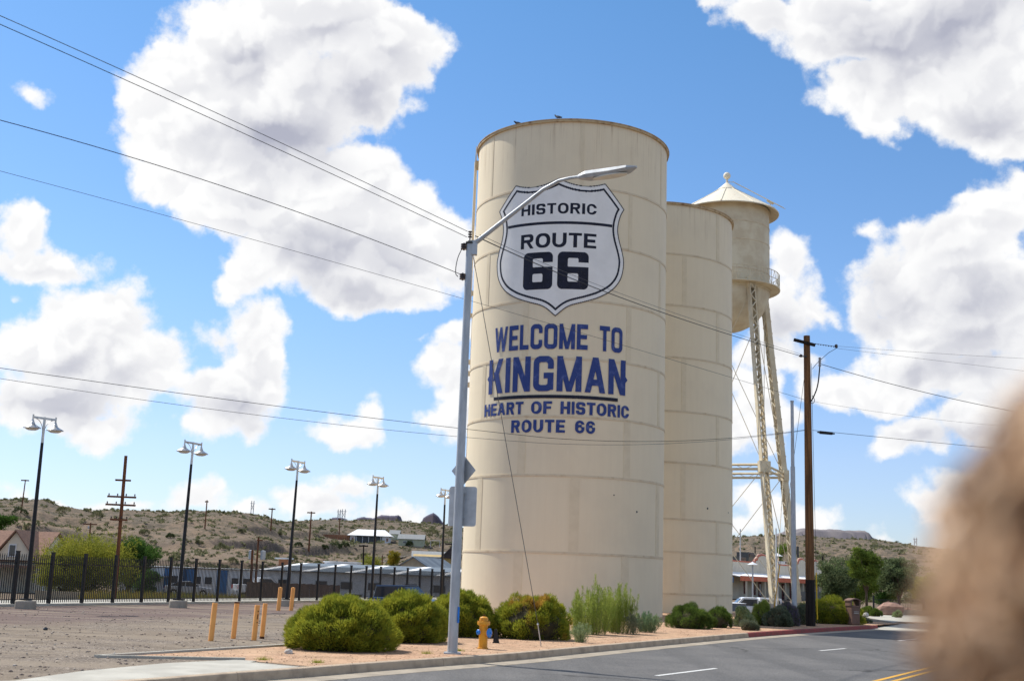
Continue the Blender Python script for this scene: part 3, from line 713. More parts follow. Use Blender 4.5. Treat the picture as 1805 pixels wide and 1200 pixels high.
# ------------------------------------------------------------------ tanks
def cyl_pt(r, th, z): return (r*math.sin(th), -r*math.cos(th), z)     # th = 0 faces the camera, + to the right
def curved(mbx, r0, r1, t0, t1, z0, z1, n, outer_only=False):
    vs = []; 
    for k in range(n+1):
        t = t0+(t1-t0)*k/n
        vs += [cyl_pt(r1, t, z0), cyl_pt(r1, t, z1), cyl_pt(r0, t, z0), cyl_pt(r0, t, z1)]
    fs = []
    for k in range(n):
        o = 4*k; fs += [(o, o+4, o+5, o+1), (o+1, o+5, o+7, o+3), (o, o+2, o+6, o+4)]
        if not outer_only: fs.append((o+2, o+3, o+7, o+6))
    fs += [(0, 1, 3, 2), (4*n, 4*n+2, 4*n+3, 4*n+1)]
    return mbx.add(vs, fs)
def make_tank(name, label, loc, R0, rings, off_even, off_odd, sw=(.45, .45, .4, .3, .3, .25, .22, .16)):
    t = thing(name, label, 'storage tank', loc)
    NP = 6; riv = MB(); riv_v = []; 
    def rivet(th, z, s=.017):
        p = np.array(cyl_pt(R0+.030, th, z)); u = np.array([math.cos(th), math.sin(th), 0]); nrm = np.array([math.sin(th), -math.cos(th), 0])
        q = p-nrm*.012
        riv_v.append([q+u*s, q+np.array([0, 0, s]), q-u*s, q-np.array([0, 0, s]), p+nrm*.004])
    for i in range(len(rings)-1):
        z0, z1 = rings[i], rings[i+1]; off = off_odd if i % 2 == 0 else off_even
        for k in range(NP):
            t0 = off+k*2*math.pi/NP; t1 = t0+2*math.pi/NP
            mb = MB(); curved(mb, R0-.02, R0, t0+.0006, t1-.0006, z0+.004, z1-.004, 30)
            o = mb.build('plate', M_TANK, t, smooth=True); o.data.set_sharp_from_angle(angle=R(35))
            w_ = sw[min(i, len(sw)-1)]/R0
            mb = MB(); curved(mb, R0-.01, R0+.014, t0-w_/2, t0+w_/2, z0+.05, z1-.05, 6)
            mb.build('seam_plate', M_SPL, t, smooth=False)
            if abs((t0+math.pi) % (2*math.pi)-math.pi) < 1.7:
                nc = max(2, int(w_*R0/.075))
                for c in range(nc):
                    th = t0-w_/2+w_*(c+.5)/nc
                    for zz in np.arange(z0+.1+(c % 2)*.05, z1-.08, .11): rivet(th, zz)
        if i:
            mb = MB(); curved(mb, R0-.01, R0+.024, 0, 2*math.pi, z0-.05, z0+.05, 180)
            mb.build('ring_seam', M_SEAM, t, smooth=False)
            for th in np.arange(-1.6, 1.6, .11/R0): rivet(th, z0, .016)
    H = rings[-1]
    mb = MB(); curved(mb, R0+.0, R0+.10, 0, 2*math.pi, H-.13, H-.02, 200); curved(mb, R0-.1, R0+.13, 0, 2*math.pi, H-.02, H+.01, 200)
    mb.build('rim', M_RIM, t)
    MB().lathe([(R0-.05, H-.02), (R0*.5, H+.18), (.05, H+.30)], n=64).build('roof', M_RIM, t, smooth=True)
    V = np.array(riv_v).reshape(-1, 3); n = len(riv_v)
    F = np.array([(0, 1, 4), (1, 2, 4), (2, 3, 4), (3, 0, 4)])[None]+(np.arange(n)*5)[:, None, None]
    o = link(mesh_np('rivets', V, F.reshape(-1, 3)), 'rivets', M_TANK, t); o['kind'] = 'stuff'
    return t
T1 = (2.91, 61.0); R1 = 5.02
tank1 = make_tank('storage_tank', 'tall cream riveted steel tank painted with the Historic Route 66 shield and Welcome to Kingman', T1+(0,), R1,
    [-.05, 2.83, 6.39, 9.17, 11.95, 14.8, 17.6, 20.5, 23.98], .05, -.47)
T2 = (8.66, 73.2); R2 = 5.0
tank2 = make_tank('storage_tank', 'plain cream riveted steel tank without lettering standing behind the painted one', T2+(0,), R2,
    [-.05, 1.05, 3.37, 5.2, 8.4, 11.35, 14.5, 17.6, 20.7, 23.85], .28, -.25, sw=(.3,)*9)

# pipe up the left side of the first tank
pth = -math.pi/2-.12
mbp = MB(); px_, py_, _ = cyl_pt(R1+.22, pth, 0)
mbp.tube([(px_, py_, 14.9), (px_, py_, 23.6)], .075, 8); mbp.tube([(px_, py_, 23.6), (px_, py_, 24.5)], [.05, .02], 6)
mbp.build('standpipe', M_TANK, tank1)
for z in (23.4, 15.1): MB().box(((px_*.97), py_*.97, z), (.36, .14, .5 if z > 20 else .22), rz=pth+math.pi/2).build('pipe_bracket', M_RIM if z > 20 else M_SEAM, tank1)
for z in (16.3, 12.6, 12.0, 11.4): MB().box((px_*.99, py_*.99, z), (.3, .12, .26), rz=pth+math.pi/2).build('pipe_bracket', M_SEAM, tank1)

# ---- flat print on the first tank: masks evaluated row by row, laid on the curved wall
def rr(x, y, x0, y0, x1, y1, r):
    cx = np.clip(x, x0+r, x1-r); cy = np.clip(y, y0+r, y1-r)
    return ((x-cx)**2+(y-cy)**2 <= r*r+1e-12) & (x >= x0) & (x <= x1) & (y >= y0) & (y <= y1)
def bx_(x, y, x0, y0, x1, y1): return (x >= x0) & (x <= x1) & (y >= y0) & (y <= y1)
def para(x, y, xb, xt, s, y0=0., y1=1.):
    f = (y-y0)/(y1-y0); xl = xb+(xt-xb)*f; return (x >= xl) & (x <= xl+s) & (y >= y0) & (y <= y1)
def glyph(ch, x, y, w, s, b, r, style):
    ri = max(.001, r-min(s, b)*.9) if style != 'hwy' else r*.35
    E_ = bx_
    if ch == 'O': return rr(x, y, 0, 0, w, 1, r) & ~rr(x, y, s, b, w-s, 1-b, ri)
    if ch == 'C': return rr(x, y, 0, 0, w, 1, r) & ~rr(x, y, s, b, w-s, 1-b, ri) & ~E_(x, y, w*.5, .37, w+.1, .63)
    if ch == 'G': return (rr(x, y, 0, 0, w, 1, r) & ~rr(x, y, s, b, w-s, 1-b, ri) & ~E_(x, y, w*.5, .52, w+.1, .64)) | E_(x, y, w*.52, .52-b*.85, w, .52) | E_(x, y, w-s*.9, .0, w, .5) & (y > .04)
    if ch == 'U': return rr(x, y, 0, 0, w, 2, r) & ~rr(x, y, s, b, w-s, 3, ri) & (y <= 1)
    if ch == 'E': return E_(x, y, 0, 0, s, 1) | E_(x, y, 0, 0, w, b) | E_(x, y, 0, 1-b, w, 1) | E_(x, y, 0, .5-b/2, w*.92, .5+b/2)
    if ch == 'F': return E_(x, y, 0, 0, s, 1) | E_(x, y, 0, 1-b, w, 1) | E_(x, y, 0, .5-b/2, w*.9, .5+b/2)
    if ch == 'L': return E_(x, y, 0, 0, s, 1) | E_(x, y, 0, 0, w, b)
    if ch == 'H': return E_(x, y, 0, 0, s, 1) | E_(x, y, w-s, 0, w, 1) | E_(x, y, 0, .5-b/2, w, .5+b/2)
    if ch == 'I': return E_(x, y, 0, 0, s, 1)
    if ch == 'T': return E_(x, y, (w-s)/2, 0, (w+s)/2, 1) | E_(x, y, 0, 1-b, w, 1)
    if ch == 'N':
        m_ = E_(x, y, 0, 0, s, 1) | E_(x, y, w-s, 0, w, 1) | para(x, y, w-s*1.05, 0, s*1.05)
        if style == 'spurN': m_ |= (np.abs(y-.45)+(x-w)*1.2 < .09) & (x >= w)
        return m_
    if ch == 'M': return E_(x, y, 0, 0, s, 1) | E_(x, y, w-s, 0, w, 1) | para(x, y, w/2-s*.45, 0, s*.9) | para(x, y, w/2-s*.45, w-s*.9, s*.9)
    if ch == 'W': q = s*.86; return para(x, y, w*.20, 0, q) | para(x, y, w*.20, w*.5-q/2, q*.9) | para(x, y, w*.80-q, w*.5-q/2, q*.9) | para(x, y, w*.80-q, w-q, q)
    if ch == 'A': return para(x, y, 0, w/2-s*.5, s) | para(x, y, w-s, w/2-s*.5, s) | E_(x, y, w*.22, .20, w*.78, .20+b)
    if ch == 'K':
        m_ = E_(x, y, 0, 0, s, 1) | para(x, y, w*.30, w-s*1.1, s*1.1, .38, 1) | para(x, y, w-s*1.15, w*.36, s*1.15, 0, .62)
        if style == 'spurK': m_ |= (np.abs(y-.45)-x*1.2 < .09) & (x <= 0)
        return m_
    if ch == 'R': return E_(x, y, 0, 0, s, 1) | (rr(x, y, -r, .42, w*.97, 1, min(r, .25)) & ~rr(x, y, -r, .42+b, w*.97-s, 1-b, max(.001, min(r, .25)-b*.8)) & (x >= 0)) | para(x, y, w-s, w*.42, s, 0, .46)
    if ch == 'S':
        q = b*.98
        top = rr(x, y, 0, .5-q/2, w, 1, min(r, .24)) & ~rr(x, y, s, .5+q/2, w-s, 1-b, ri*.6) & ~E_(x, y, w*.5, .5+q/2, w+.1, .69) & ~((x > w*.6) & (y < .5+q/2))
        bot = rr(x, y, 0, 0, w, .5+q/2, min(r, .24)) & ~rr(x, y, s, b, w-s, .5-q/2, ri*.6) & ~E_(x, y, -.1, .31, w*.5, .5-q/2) & ~((x < w*.4) & (y > .5-q/2))
        return top | bot
    if ch == '6':
        if style == 'hwy':
            return (rr(x, y, 0, 0, w, 1, .13) & ~rr(x, y, s, .20, w-s, .42, .035) & ~rr(x, y, s, .595, w-s, .83, .035) & ~E_(x, y, s*1.5, .595, w+.1, .725))
        return (rr(x, y, 0, 0, w, 1, r) & ~rr(x, y, s, b, w-s, .47, ri*.7) & ~rr(x, y, s, .47+b, w-s, 1-b, ri*.7) & ~E_(x, y, s*1.2, .47+b, w+.1, .70) & ~((x > w-s*.9) & (y > .5) & (y < .5+b)))
    return x > 1e9
def lay_mask(fn, u0, u1, z0, z1, nrow, ncol, name, mt, parent, rad, maxd=.22):
    us = np.linspace(u0, u1, ncol+1); V = []; F = []
    dz = (z1-z0)/nrow
    for i in range(nrow):
        z = z0+(i+.5)*dz; m_ = fn(us, np.full_like(us, z)); m_ = np.r_[False, m_, False].astype(int)
        d = np.diff(m_); st = np.nonzero(d == 1)[0]; en = np.nonzero(d == -1)[0]
        for a, b in zip(st, en):
            ua = us[a]; ub = us[min(b, ncol)]
            if ub-ua < 1e-4: continue
            n = max(1, int(math.ceil((ub-ua)/maxd))); o = len(V)
            for k in range(n+1):
                th = (ua+(ub-ua)*k/n)/R1; V.append(cyl_pt(rad, th, z0+i*dz)); V.append(cyl_pt(rad, th, z0+(i+1)*dz))
            for k in range(n): F.append((o+2*k, o+2*k+2, o+2*k+3, o+2*k+1))
    me = bpy.data.meshes.new(name); me.from_pydata(V, [], F); me.update()
    return link(me, name, mt, parent)
STY = {'med': (.25, .19, .42), 'bold': (.27, .20, .42), 'cond': (.31, .18, .20), 'hwy': (.30, .18, .13)}
WD = {'W': 1.42, 'M': 1.25, 'I': None, 'O': 1.06, 'C': 1.0, 'E': .88, 'F': .85, 'L': .80, 'T': .92, 'G': 1.05, 'A': 1.08, 'S': .96, 'R': 1.0, 'H': 1.0, 'U': 1.0, 'K': 1.05, 'N': 1.0, '6': 1.0}
def word(txt, u0, u1, z0, z1, sty, mt, gap=.20, rows=60):
    H = z1-z0; s_, b_, r_ = STY[sty]
    # base letter width wl (in units of height) so that the word fills u0..u1
    tot = sum(WD[c] if WD[c] else .30 for c in txt); 
    wl = ((u1-u0)/H)/(tot+gap*(len(txt)-1)); s = min(s_, .33*wl) if sty != 'cond' else .30*wl
    x = 0.0
    for i, c in enumerate(txt):
        w_ = (WD[c]*wl) if WD[c] else .30*wl if sty != 'cond' else s
        st = s if c != 'I' else w_
        r_l = min(r_*1.0, w_*.49)
        stx = sty if sty == 'hwy' else ('spurK' if txt == 'KINGMAN' and c == 'K' else 'spurN' if txt == 'KINGMAN' and i == 6 else sty)
        fn = lambda U, Z, x=x, w_=w_, st=st, c=c, r_l=r_l, stx=stx: glyph(c, (U-u0)/H-x, (Z-z0)/H, w_, st, b_, r_l, stx)
        ov = .09
        lay_mask(fn, u0+(x-ov)*H, u0+(x+w_+ov)*H, z0, z1, rows, 260, 'painted_letter', mt, mural, R1+.030)
        x += w_+gap*wl
mural = tank1
OUT = [(-0.87,20.93),(-0.5,20.75),(-0.07,20.62),(0.47,20.56),(1.0,20.64),(1.42,20.78),(2.49,19.60),(2.28,19.2),(2.15,18.62),(2.21,18.09),(2.43,17.39),(2.52,16.85),(2.38,16.11),(1.96,15.50),(1.31,15.05),(0.6,14.76),(-0.26,14.48),(-0.86,13.99),(-1.49,14.42),(-2.3,14.70),(-3.04,14.95),(-3.75,15.50),(-4.17,16.22),(-4.3,16.93),(-4.21,17.47),(-4.0,18.15),(-3.93,18.70),(-4.0,19.2),(-4.22,19.62),(-3.13,20.82),(-2.65,20.64),(-2.05,20.56),(-1.49,20.66)]
# mirror-average so that the shield is symmetric about its own axis
def half_outline():
    c0 = -.88; Rr = [(u-c0, z) for u, z in OUT[:18]]
    Rr = [(max(0, u), z) for u, z in Rr]; Rr[0] = (0, 20.93); Rr[-1] = (0, 13.99)
    return [(c0+u, z) for u, z in Rr]+[(c0-u, z) for u, z in Rr[-2:0:-1]]
def smooth_outline():
    P = half_outline(); n = len(P); keep = {0, 5, 6, 17, n-6, n-5}; out = []
    for i in range(n):
        a, b, c, d = P[i-1], P[i], P[(i+1) % n], P[(i+2) % n]
        for k in range(5):
            t = k/5; 
            m1 = (0, 0) if False else (((c[0]-a[0])/2, (c[1]-a[1])/2) if i not in keep else (c[0]-b[0], c[1]-b[1]))
            m2 = ((d[0]-b[0])/2, (d[1]-b[1])/2) if (i+1) % n not in keep else (c[0]-b[0], c[1]-b[1])
            h = (2*t**3-3*t*t+1, t**3-2*t*t+t, -2*t**3+3*t*t, t**3-t*t)
            out.append(tuple(h[0]*b[q]+h[1]*m1[q]+h[2]*c[q]+h[3]*m2[q] for q in (0, 1)))
    return out
SO = np.array(smooth_outline())
def pdist(U, Z):
    P = np.c_[U, Z]; A = SO; B = np.roll(SO, -1, 0); best = np.full(len(P), 1e9); ins = in_poly(P, SO)
    AB = B-A; L = (AB**2).sum(1)+1e-12
    D = P[:, None]-A[None]; t = np.clip((D*AB[None]).sum(-1)/L, 0, 1); d = np.linalg.norm(D-t[..., None]*AB[None], axis=-1).min(1)
    return np.where(ins, d, -d)
sh = (-4.4, 2.7, 13.9, 21.0)
lay_mask(lambda U, Z: pdist(U, Z) > 0, *sh, 240, 900, 'shield_ground', M_WHITE, mural, R1+.0265, .2)
lay_mask(lambda U, Z: (pdist(U, Z) > 0) & (pdist(U, Z) < .045), *sh, 240, 1200, 'shield_outline', M_NAVY2, mural, R1+.030)
lay_mask(lambda U, Z: (pdist(U, Z) > .215) & (pdist(U, Z) < .315), *sh, 240, 1200, 'shield_border', M_NAVY2, mural, R1+.030)
lay_mask(lambda U, Z: (pdist(U, Z) > .33) & (Z > 18.59) & (Z < 18.73), -4.2, 2.5, 18.59, 18.73, 2, 900, 'shield_divider', M_NAVY2, mural, R1+.030)
word('HISTORIC', -2.79, 1.01, 19.12, 19.66, 'med', M_NAVY2, .17)
word('ROUTE', -2.76, 1.02, 17.42, 18.15, 'med', M_NAVY2, .14)
word('66', -2.57, .66, 15.34, 17.20, 'hwy', M_NAVY2, .16, 90)
word('WELCOME', -4.20, .71, 12.40, 13.63, 'cond', M_NAVY, .15)
word('TO', 1.29, 2.51, 12.40, 13.63, 'cond', M_NAVY, .15)
word('KINGMAN', -4.55, 2.72, 10.36, 12.06, 'cond', M_NAVY, .17, 80)
lay_mask(lambda U, Z: U < 99, -4.13, 2.31, 10.03, 10.19, 1, 40, 'painted_underline', M_NAVY2, mural, R1+.030)
word('HEART', -4.82, -2.33, 9.28, 9.88, 'bold', M_NAVY, .14)
word('OF', -1.93, -.91, 9.28, 9.88, 'bold', M_NAVY, .14)
word('HISTORIC', -.51, 2.97, 9.28, 9.88, 'bold', M_NAVY, .14)
word('ROUTE', -2.96, -.27, 8.40, 9.0, 'bold', M_NAVY, .16)
word('66', .2, 1.16, 8.40, 9.0, 'bold', M_NAVY, .16)
# small holes and stains seen on the plain tank and dark spots low on the first
for th, z, r_ in ((.62, 5.9, .06), (1.08, 5.8, .045), (1.36, 5.0, .13), (-.1, 7.1, .05)):
    p = cyl_pt(R2+.004, th, z); M_ = Matrix.Rotation(th, 3, 'Z') @ Matrix.Rotation(R(90), 3, 'X')
    MB().lathe([(0.001, .004), (r_, .004), (r_, -.01)], p, 10, M=M_).build('dark_hole', M_DARKGR, tank2)
for u, z, r_ in ((3.6, 4.9, .05), (2.2, 5.6, .035), (1.4, 17.6, .03)):
    p = cyl_pt(R1+.004, u/R1, z); M_ = Matrix.Rotation(u/R1, 3, 'Z') @ Matrix.Rotation(R(90), 3, 'X')
    MB().lathe([(0.001, .004), (r_, .004), (r_, -.01)], p, 8, M=M_).build('dark_hole', M_DARKGR, tank1)

# pigeons on the rim
M_PIG = mat('pigeon_grey', (0.05, 0.055, 0.075), 0.7, var=.3, scale=20)
M_PIG2 = mat('pigeon_wing', (0.16, 0.17, 0.20), 0.7, var=.2, scale=20)
def skin(name, pts, edges, radii, mt, parent=None, sub=1, root=0):
    me = bpy.data.meshes.new(name); me.from_pydata(pts, edges, []); me.update()
    o = bpy.data.objects.new(name, me); COL.objects.link(o); me.materials.append(mt)
    md = o.modifiers.new('skin', 'SKIN'); md.use_smooth_shade = True
    for i, r_ in enumerate(radii): me.skin_vertices[0].data[i].radius = (r_, r_) if not isinstance(r_, tuple) else r_
    me.skin_vertices[0].data[root].use_root = True
    sb = o.modifiers.new('sub', 'SUBSURF'); sb.levels = sub; sb.render_levels = sub
    if parent is not None: o.parent = parent
    return o
def pigeon(loc, rz, label, crouch=False):
    t = thing('pigeon', label, 'pigeon', loc, rz, 'pigeons on the rim of the painted tank')
    up = .0 if not crouch else -.05
    pts = [(-.16, 0, .07), (-.06, 0, .10), (.05, 0, .13+up), (.10, 0, .19+up), (.125, 0, .235+up*1.6), (.165, 0, .23+up*1.6), (-.27, 0, .045)]
    skin('body', pts, [(0, 1), (1, 2), (2, 3), (3, 4), (4, 5), (0, 6)], [.045, .068, .062, .035, .034, .008, (.012, .03)], M_PIG, t, 2, 1)
    for s in (-1, 1):
        MB().add([(-.24, s*.035, .08), (-.05, s*.075, .07), (.06, s*.062, .12+up), (-.02, s*.05, .165+up), (-.18, s*.03, .12),
                  (-.24, s*.025, .075), (-.05, s*.055, .065), (.06, s*.045, .115+up), (-.02, s*.035, .155+up), (-.18, s*.02, .115)],
                 [(0, 1, 2, 3, 4), (9, 8, 7, 6, 5), (0, 5, 6, 1), (1, 6, 7, 2), (2, 7, 8, 3), (3, 8, 9, 4), (4, 9, 5, 0)]).build('wing', M_PIG2, t)
        MB().tube([(.0, s*.025, .0), (.0, s*.025, .06)], .006, 5).build('leg', M_DRED, t)
def rimpt(u): p = cyl_pt(R1+.05, u/R1, 24.0); return (T1[0]+p[0], T1[1]+p[1], p[2])
pigeon(rimpt(-1.05), R(155), 'grey pigeon standing up high in the middle of the painted tank rim')
pigeon(rimpt(-3.25), R(190), 'dark pigeon hunched down on the left part of the painted tank rim', True)

# ------------------------------------------------------------------ water tower
TW = (17.44, 95.0)
wt = thing('water_tower', 'cream steel water tower with conical roof, balcony and splayed lattice legs behind the tanks', 'water tower', TW+(0,))
RC = 3.42; ZB = 25.1; ZE = 31.75
MB().lathe([(RC, ZB), (RC, ZE)], n=96).build('cylinder_shell', M_TOWER, wt, smooth=True)
MB().lathe([(RC*math.sin(a), ZB-RC*math.cos(a)) for a in np.linspace(.02, math.pi/2, 18)], n=96).build('bowl', M_TOWER, wt, smooth=True)
for z in (26.3, 28.7, 30.2): MB().lathe([(RC+.0, z-.04), (RC+.025, z-.04), (RC+.025, z+.04), (RC, z+.04)], n=96).build('ring_seam', M_SEAM, wt)
AP = 34.35; RE = 4.22; ZV = 31.55
NCP = 10
for k in range(NCP):
    a0 = 2*math.pi*k/NCP+.02; a1 = 2*math.pi*(k+1)/NCP-.002+.02
    mb = MB(); mb.lathe([(.78, AP-.62), (RE, ZV), (RE, ZV-.05), (RE-.05, ZV-.08), (.78, AP-.70)], n=10, a0=a0, a1=a1).build('roof_panel', M_CONE, wt)
    a = a0; mb = MB().tube([(.8*math.cos(a), .8*math.sin(a), AP-.61), (RE*math.cos(a), RE*math.sin(a), ZV+.02)], .035, 5).build('roof_rib', M_CONE, wt)
MB().lathe([(.0, AP+.08), (.12, AP+.05), (.86, AP-.62), (.86, AP-.70)], n=40).build('roof_cap', M_CONE, wt, smooth=False)
MB().lathe([(RE-.05, ZV-.08), (RC, ZE+.1)], n=96).build('eave_soffit', M_RIM if False else M_SEAM, wt)
MB().lathe([(.3*math.sin(a)+.001, 35.02-.3*math.cos(a)) for a in np.linspace(0, math.pi, 14)], n=24).lathe([(.09, AP), (.09, 34.8)], n=10).build('finial_ball', M_CONE, wt, smooth=True)
# ladder on the cone
ax = Vector((.83, -.56, 0)).normalized()
def cone_pt(r, up=.3): return (ax.x*r, ax.y*r, AP-(AP-ZV)*(r/RE)+up)
lad = MB(); side = Vector((-ax.y, ax.x, 0))*.2
for s in (-1, 1): lad.tube([Vector(cone_pt(.6, .42))+side*s, Vector(cone_pt(RE+.75, .42))+side*s], .022, 5)
for r_ in np.arange(.8, RE+.7, .32): lad.tube([Vector(cone_pt(r_, .42))-side, Vector(cone_pt(r_, .42))+side], .014, 4)
lad.build('roof_ladder', M_TOWER, wt)
MB().box(cone_pt(RE-.45, .32), (.55, .3, .16), rz=math.atan2(ax.y, ax.x), ry=.6).tube([cone_pt(RE-.45, -.05), cone_pt(RE-.45, .4)], .03, 5).build('ladder_bracket', M_SEAM, wt)
MB().tube([(.05, 0, AP+.15), cone_pt(.7, .45)], .025, 5).build('ladder_stay', M_TOWER, wt)
# balcony
MB().lathe([(RC-.02, ZB-.02), (4.25, ZB-.02), (4.25, ZB+.06), (4.21, ZB+.06), (4.21, ZB+.02), (RC, ZB+.02)], n=96).lathe([(RC, ZB-.22), (RC+.06, ZB-.22), (RC+.06, ZB-.02)], n=96).build('balcony', M_TOWER, wt)
for zz in (.62, 1.22): MB().tube([(4.2*math.cos(a), 4.2*math.sin(a), ZB+zz) for a in np.linspace(0, 2*math.pi, 73)], .028, 5, cap=False).build('balcony_rail', M_TOWER, wt)
NPOST = 24
for k in range(NPOST):
    a = 2*math.pi*k/NPOST; b = 2*math.pi*(k+.5)/NPOST; p = lambda an, z: (4.2*math.cos(an), 4.2*math.sin(an), ZB+z)
    MB().tube([p(a, 0), p(a, 1.22)], .025, 4).build('balcony_post', M_TOWER, wt)
    MB().tube([p(a, .05), p(b, 1.2), p(2*math.pi*(k+1)/NPOST, .05)], .018, 4).build('balcony_lattice', M_TOWER, wt)
# legs
tops = []; bases = []
for k in range(4):
    al = R(21+90*k); d = Vector((math.sin(al), -math.cos(al), 0)); tg = Vector((math.cos(al), math.sin(al), 0))
    top = d*3.55+Vector((0, 0, 25.0)); bot = d*6.52+Vector((0, 0, -.1 if k < 3 else -.1))
    tops.append(top); bases.append(bot); ax_ = (top-bot); L = ax_.length; axn = ax_.normalized(); outw = axn.cross(tg).normalized()
    W2 = .245
    # two channels with lacing across both open faces
    for s in (-1, 1):
        mb = MB(); c1 = bot+tg*s*W2; c2 = top+tg*s*W2
        def bar(a, b, wd, dp, mb=mb):
            vs = [a+tg*(-dp/2)-outw*wd/2, a+tg*(dp/2)-outw*wd/2, a+tg*(dp/2)+outw*wd/2, a+tg*(-dp/2)+outw*wd/2]; vs += [v+(b-a) for v in vs]
            mb.add(vs, [(3, 2, 1, 0), (4, 5, 6, 7), (0, 1, 5, 4), (1, 2, 6, 5), (2, 3, 7, 6), (3, 0, 4, 7)])
        bar(c1, c2, .44, .03)
        for q in (-1, 1): bar(c1+outw*q*.22-tg*s*.03, c2+outw*q*.22-tg*s*.03, .03, .06)
        mb.build('leg_channel', M_TOWER, wt)
    lac = MB(); n = 50
    for q in (-1, 1):
        pts = [bot+ax_*(i/n)+tg*(W2*.9*(1 if i % 2 else -1))+outw*q*.25 for i in range(n+1)]
        for a, b in zip(pts[:-1], pts[1:]): lac.tube([a, b], .050, 4)
    lac.build('leg_lacing', M_TOWER, wt)
    MB().box(top+Vector((0, 0, .1))-d*.1, (.7, .5, .9), rz=al).build('leg_cap', M_TOWER, wt)
    MB().box((bot.x, bot.y, .15), (1.1, 1.1, .5), rz=al).build('leg_footing', M_CONC, wt)
lerp = lambda a, b, f: a+(b-a)*f
FM = 10.5/25
mids = [lerp(bases[k], tops[k], FM) for k in range(4)]
for k in range(4):
    a, b = mids[k], mids[(k+1) % 4]; mb = MB(); dr = (b-a).normalized()
    for dz in (-.17, .17): mb.tube([a+Vector((0, 0, dz)), b+Vector((0, 0, dz))], .10, 4)
    n = 10
    for i in range(n): mb.tube([lerp(a, b, i/n)+Vector((0, 0, .17*(1 if i % 2 else -1))), lerp(a, b, (i+1)/n)+Vector((0, 0, .17*(-1 if i % 2 else 1)))], .02, 4)
    mb.build('strut', M_TOWER, wt)
    MB().box(mids[k], (.85, .5, .85), rz=R(21+90*k)).build('gusset_plate', M_TOWER, wt)
    for p, q in ((tops[k]-Vector((0, 0, .5)), mids[(k+1) % 4]), (tops[(k+1) % 4]-Vector((0, 0, .5)), mids[k]), (mids[k], bases[(k+1) % 4]), (mids[(k+1) % 4], bases[k])):
        MB().tube([p, q], .028, 5).build('tie_rod', M_TOWER, wt)
MB().tube([(0, 0, 0), (0, 0, 21.8)], .14, 10).build('riser_pipe', M_TOWER, wt)
MB().tube([tops[0]*1+Vector((.6, .4, 0)), (2.5, -2.2, 10.5), (3.0, -3.2, .0)], .03, 5).build('overflow_pipe', M_TOWER, wt)

# ------------------------------------------------------------------ street light with its signs
PB = (-1.06, 26.81, 0)
def vz(px, py, Y): p = at(px, py, Y); return p
sl_ = thing('street_light', 'grey steel street light with curved arm reaching across the painted tank', 'street light', PB)
topz = at(831, 428, PB[1])[2]
MB().tube([(0, 0, 0), (0, 0, 1.2), (0, 0, topz)], [.112, .108, .078], 16).build('pole', M_GALV, sl_, smooth='auto')
MB().lathe([(.0, topz+.05), (.09, topz+.03), (.105, topz-.03), (.08, topz-.04)], n=16).build('pole_cap', M_DARKGR, sl_, smooth=True)
MB().box((0, 0, .02), (.36, .36, .04)).build('base_plate', M_GALV, sl_)
def loc3(px, py, f):  # f: 0 at the pole, 1 at the end of the arm (it leans out over the road, towards the camera)
    p = at(px, py, PB[1]-2.1*f); return (p[0]-PB[0], p[1]-PB[1], p[2]-PB[2])
arm = [loc3(836, 430, 0), loc3(870, 403, .1), loc3(930, 356, .32), loc3(958, 334, .42), loc3(985, 319, .52), loc3(1005, 314, .6), loc3(1028, 311, .68)]
MB().tube([tuple(p) for p in chaikin(arm, 2)] if False else arm, [.055, .052, .046, .043, .040, .038, .036], 12).build('arm', M_GALV, sl_, smooth='auto')
MB().box(loc3(836, 437, 0), (.14, .14, .34)).build('arm_clamp', M_GALV, sl_)
hp = [loc3(1020, 312, .66), loc3(1036, 308, .70), loc3(1080, 303, .84), loc3(1108, 297, .95), loc3(1122, 294, 1.0)]
hd = Vector(hp[-1])-Vector(hp[0]); hn = hd.normalized(); sdv = hn.cross(Vector((0, 0, 1))).normalized(); upv = sdv.cross(hn)
mb = MB(); wds = [(.06, .06, .05), (.17, .09, .11), (.20, .10, .10), (.16, .07, .07), (.04, .02, .02)]
vs = []
for p, (wd, hu, hl) in zip(hp, wds):
    p = Vector(p)
    for c, s_ in ((-1, -.35), (-.8, .5), (0, 1), (.8, .5), (1, -.35), (.75, -1), (-.75, -1)):
        vs.append(p+sdv*c*wd+upv*(hu*s_ if s_ > 0 else -hl*-s_))
n = 7; fs = [(i*n+k, i*n+(k+1) % n, (i+1)*n+(k+1) % n, (i+1)*n+k) for i in range(4) for k in range(n)]+[tuple(range(n-1, -1, -1)), tuple(4*n+k for k in range(n))]
mb.add(vs, fs); lh = mb.build('lamp_head', M_GALV, sl_, smooth=False)
c_ = (Vector(hp[1])*.45+Vector(hp[3])*.55)
mb = MB(); q = []
for i in range(16):
    a = 2*math.pi*i/16; q.append(c_+hn*math.cos(a)*.42+sdv*math.sin(a)*.14-upv*.108)
mb.extr(q, tuple(-upv*.02)).build('lens', M_LENS, sl_)
for z in (topz-.10, at(823, 488, PB[1])[2]):
    mb = MB(); 
    for dz in (-.05, 0, .05): mb.lathe([(.0, dz-.018), (.075, dz-.012), (.075, dz+.012), (0, dz+.018)], (-.13, 0, z), 12)
    mb.tube([(-.13, 0, z-.09), (-.13, 0, z+.09)], .02, 6).box((-.07, 0, z), (.14, .04, .04))
    mb.build('insulator', M_INS, sl_)
mb = MB().tube([(0, 0, topz+.04), (0, 0, topz+.28)], .018, 6)
for dz in (.14, .2, .26): mb.lathe([(.0, topz+dz-.02), (.05, topz+dz-.01), (.05, topz+dz+.01), (0, topz+dz+.02)], n=10)
mb.build('top_insulator', M_INS, sl_)
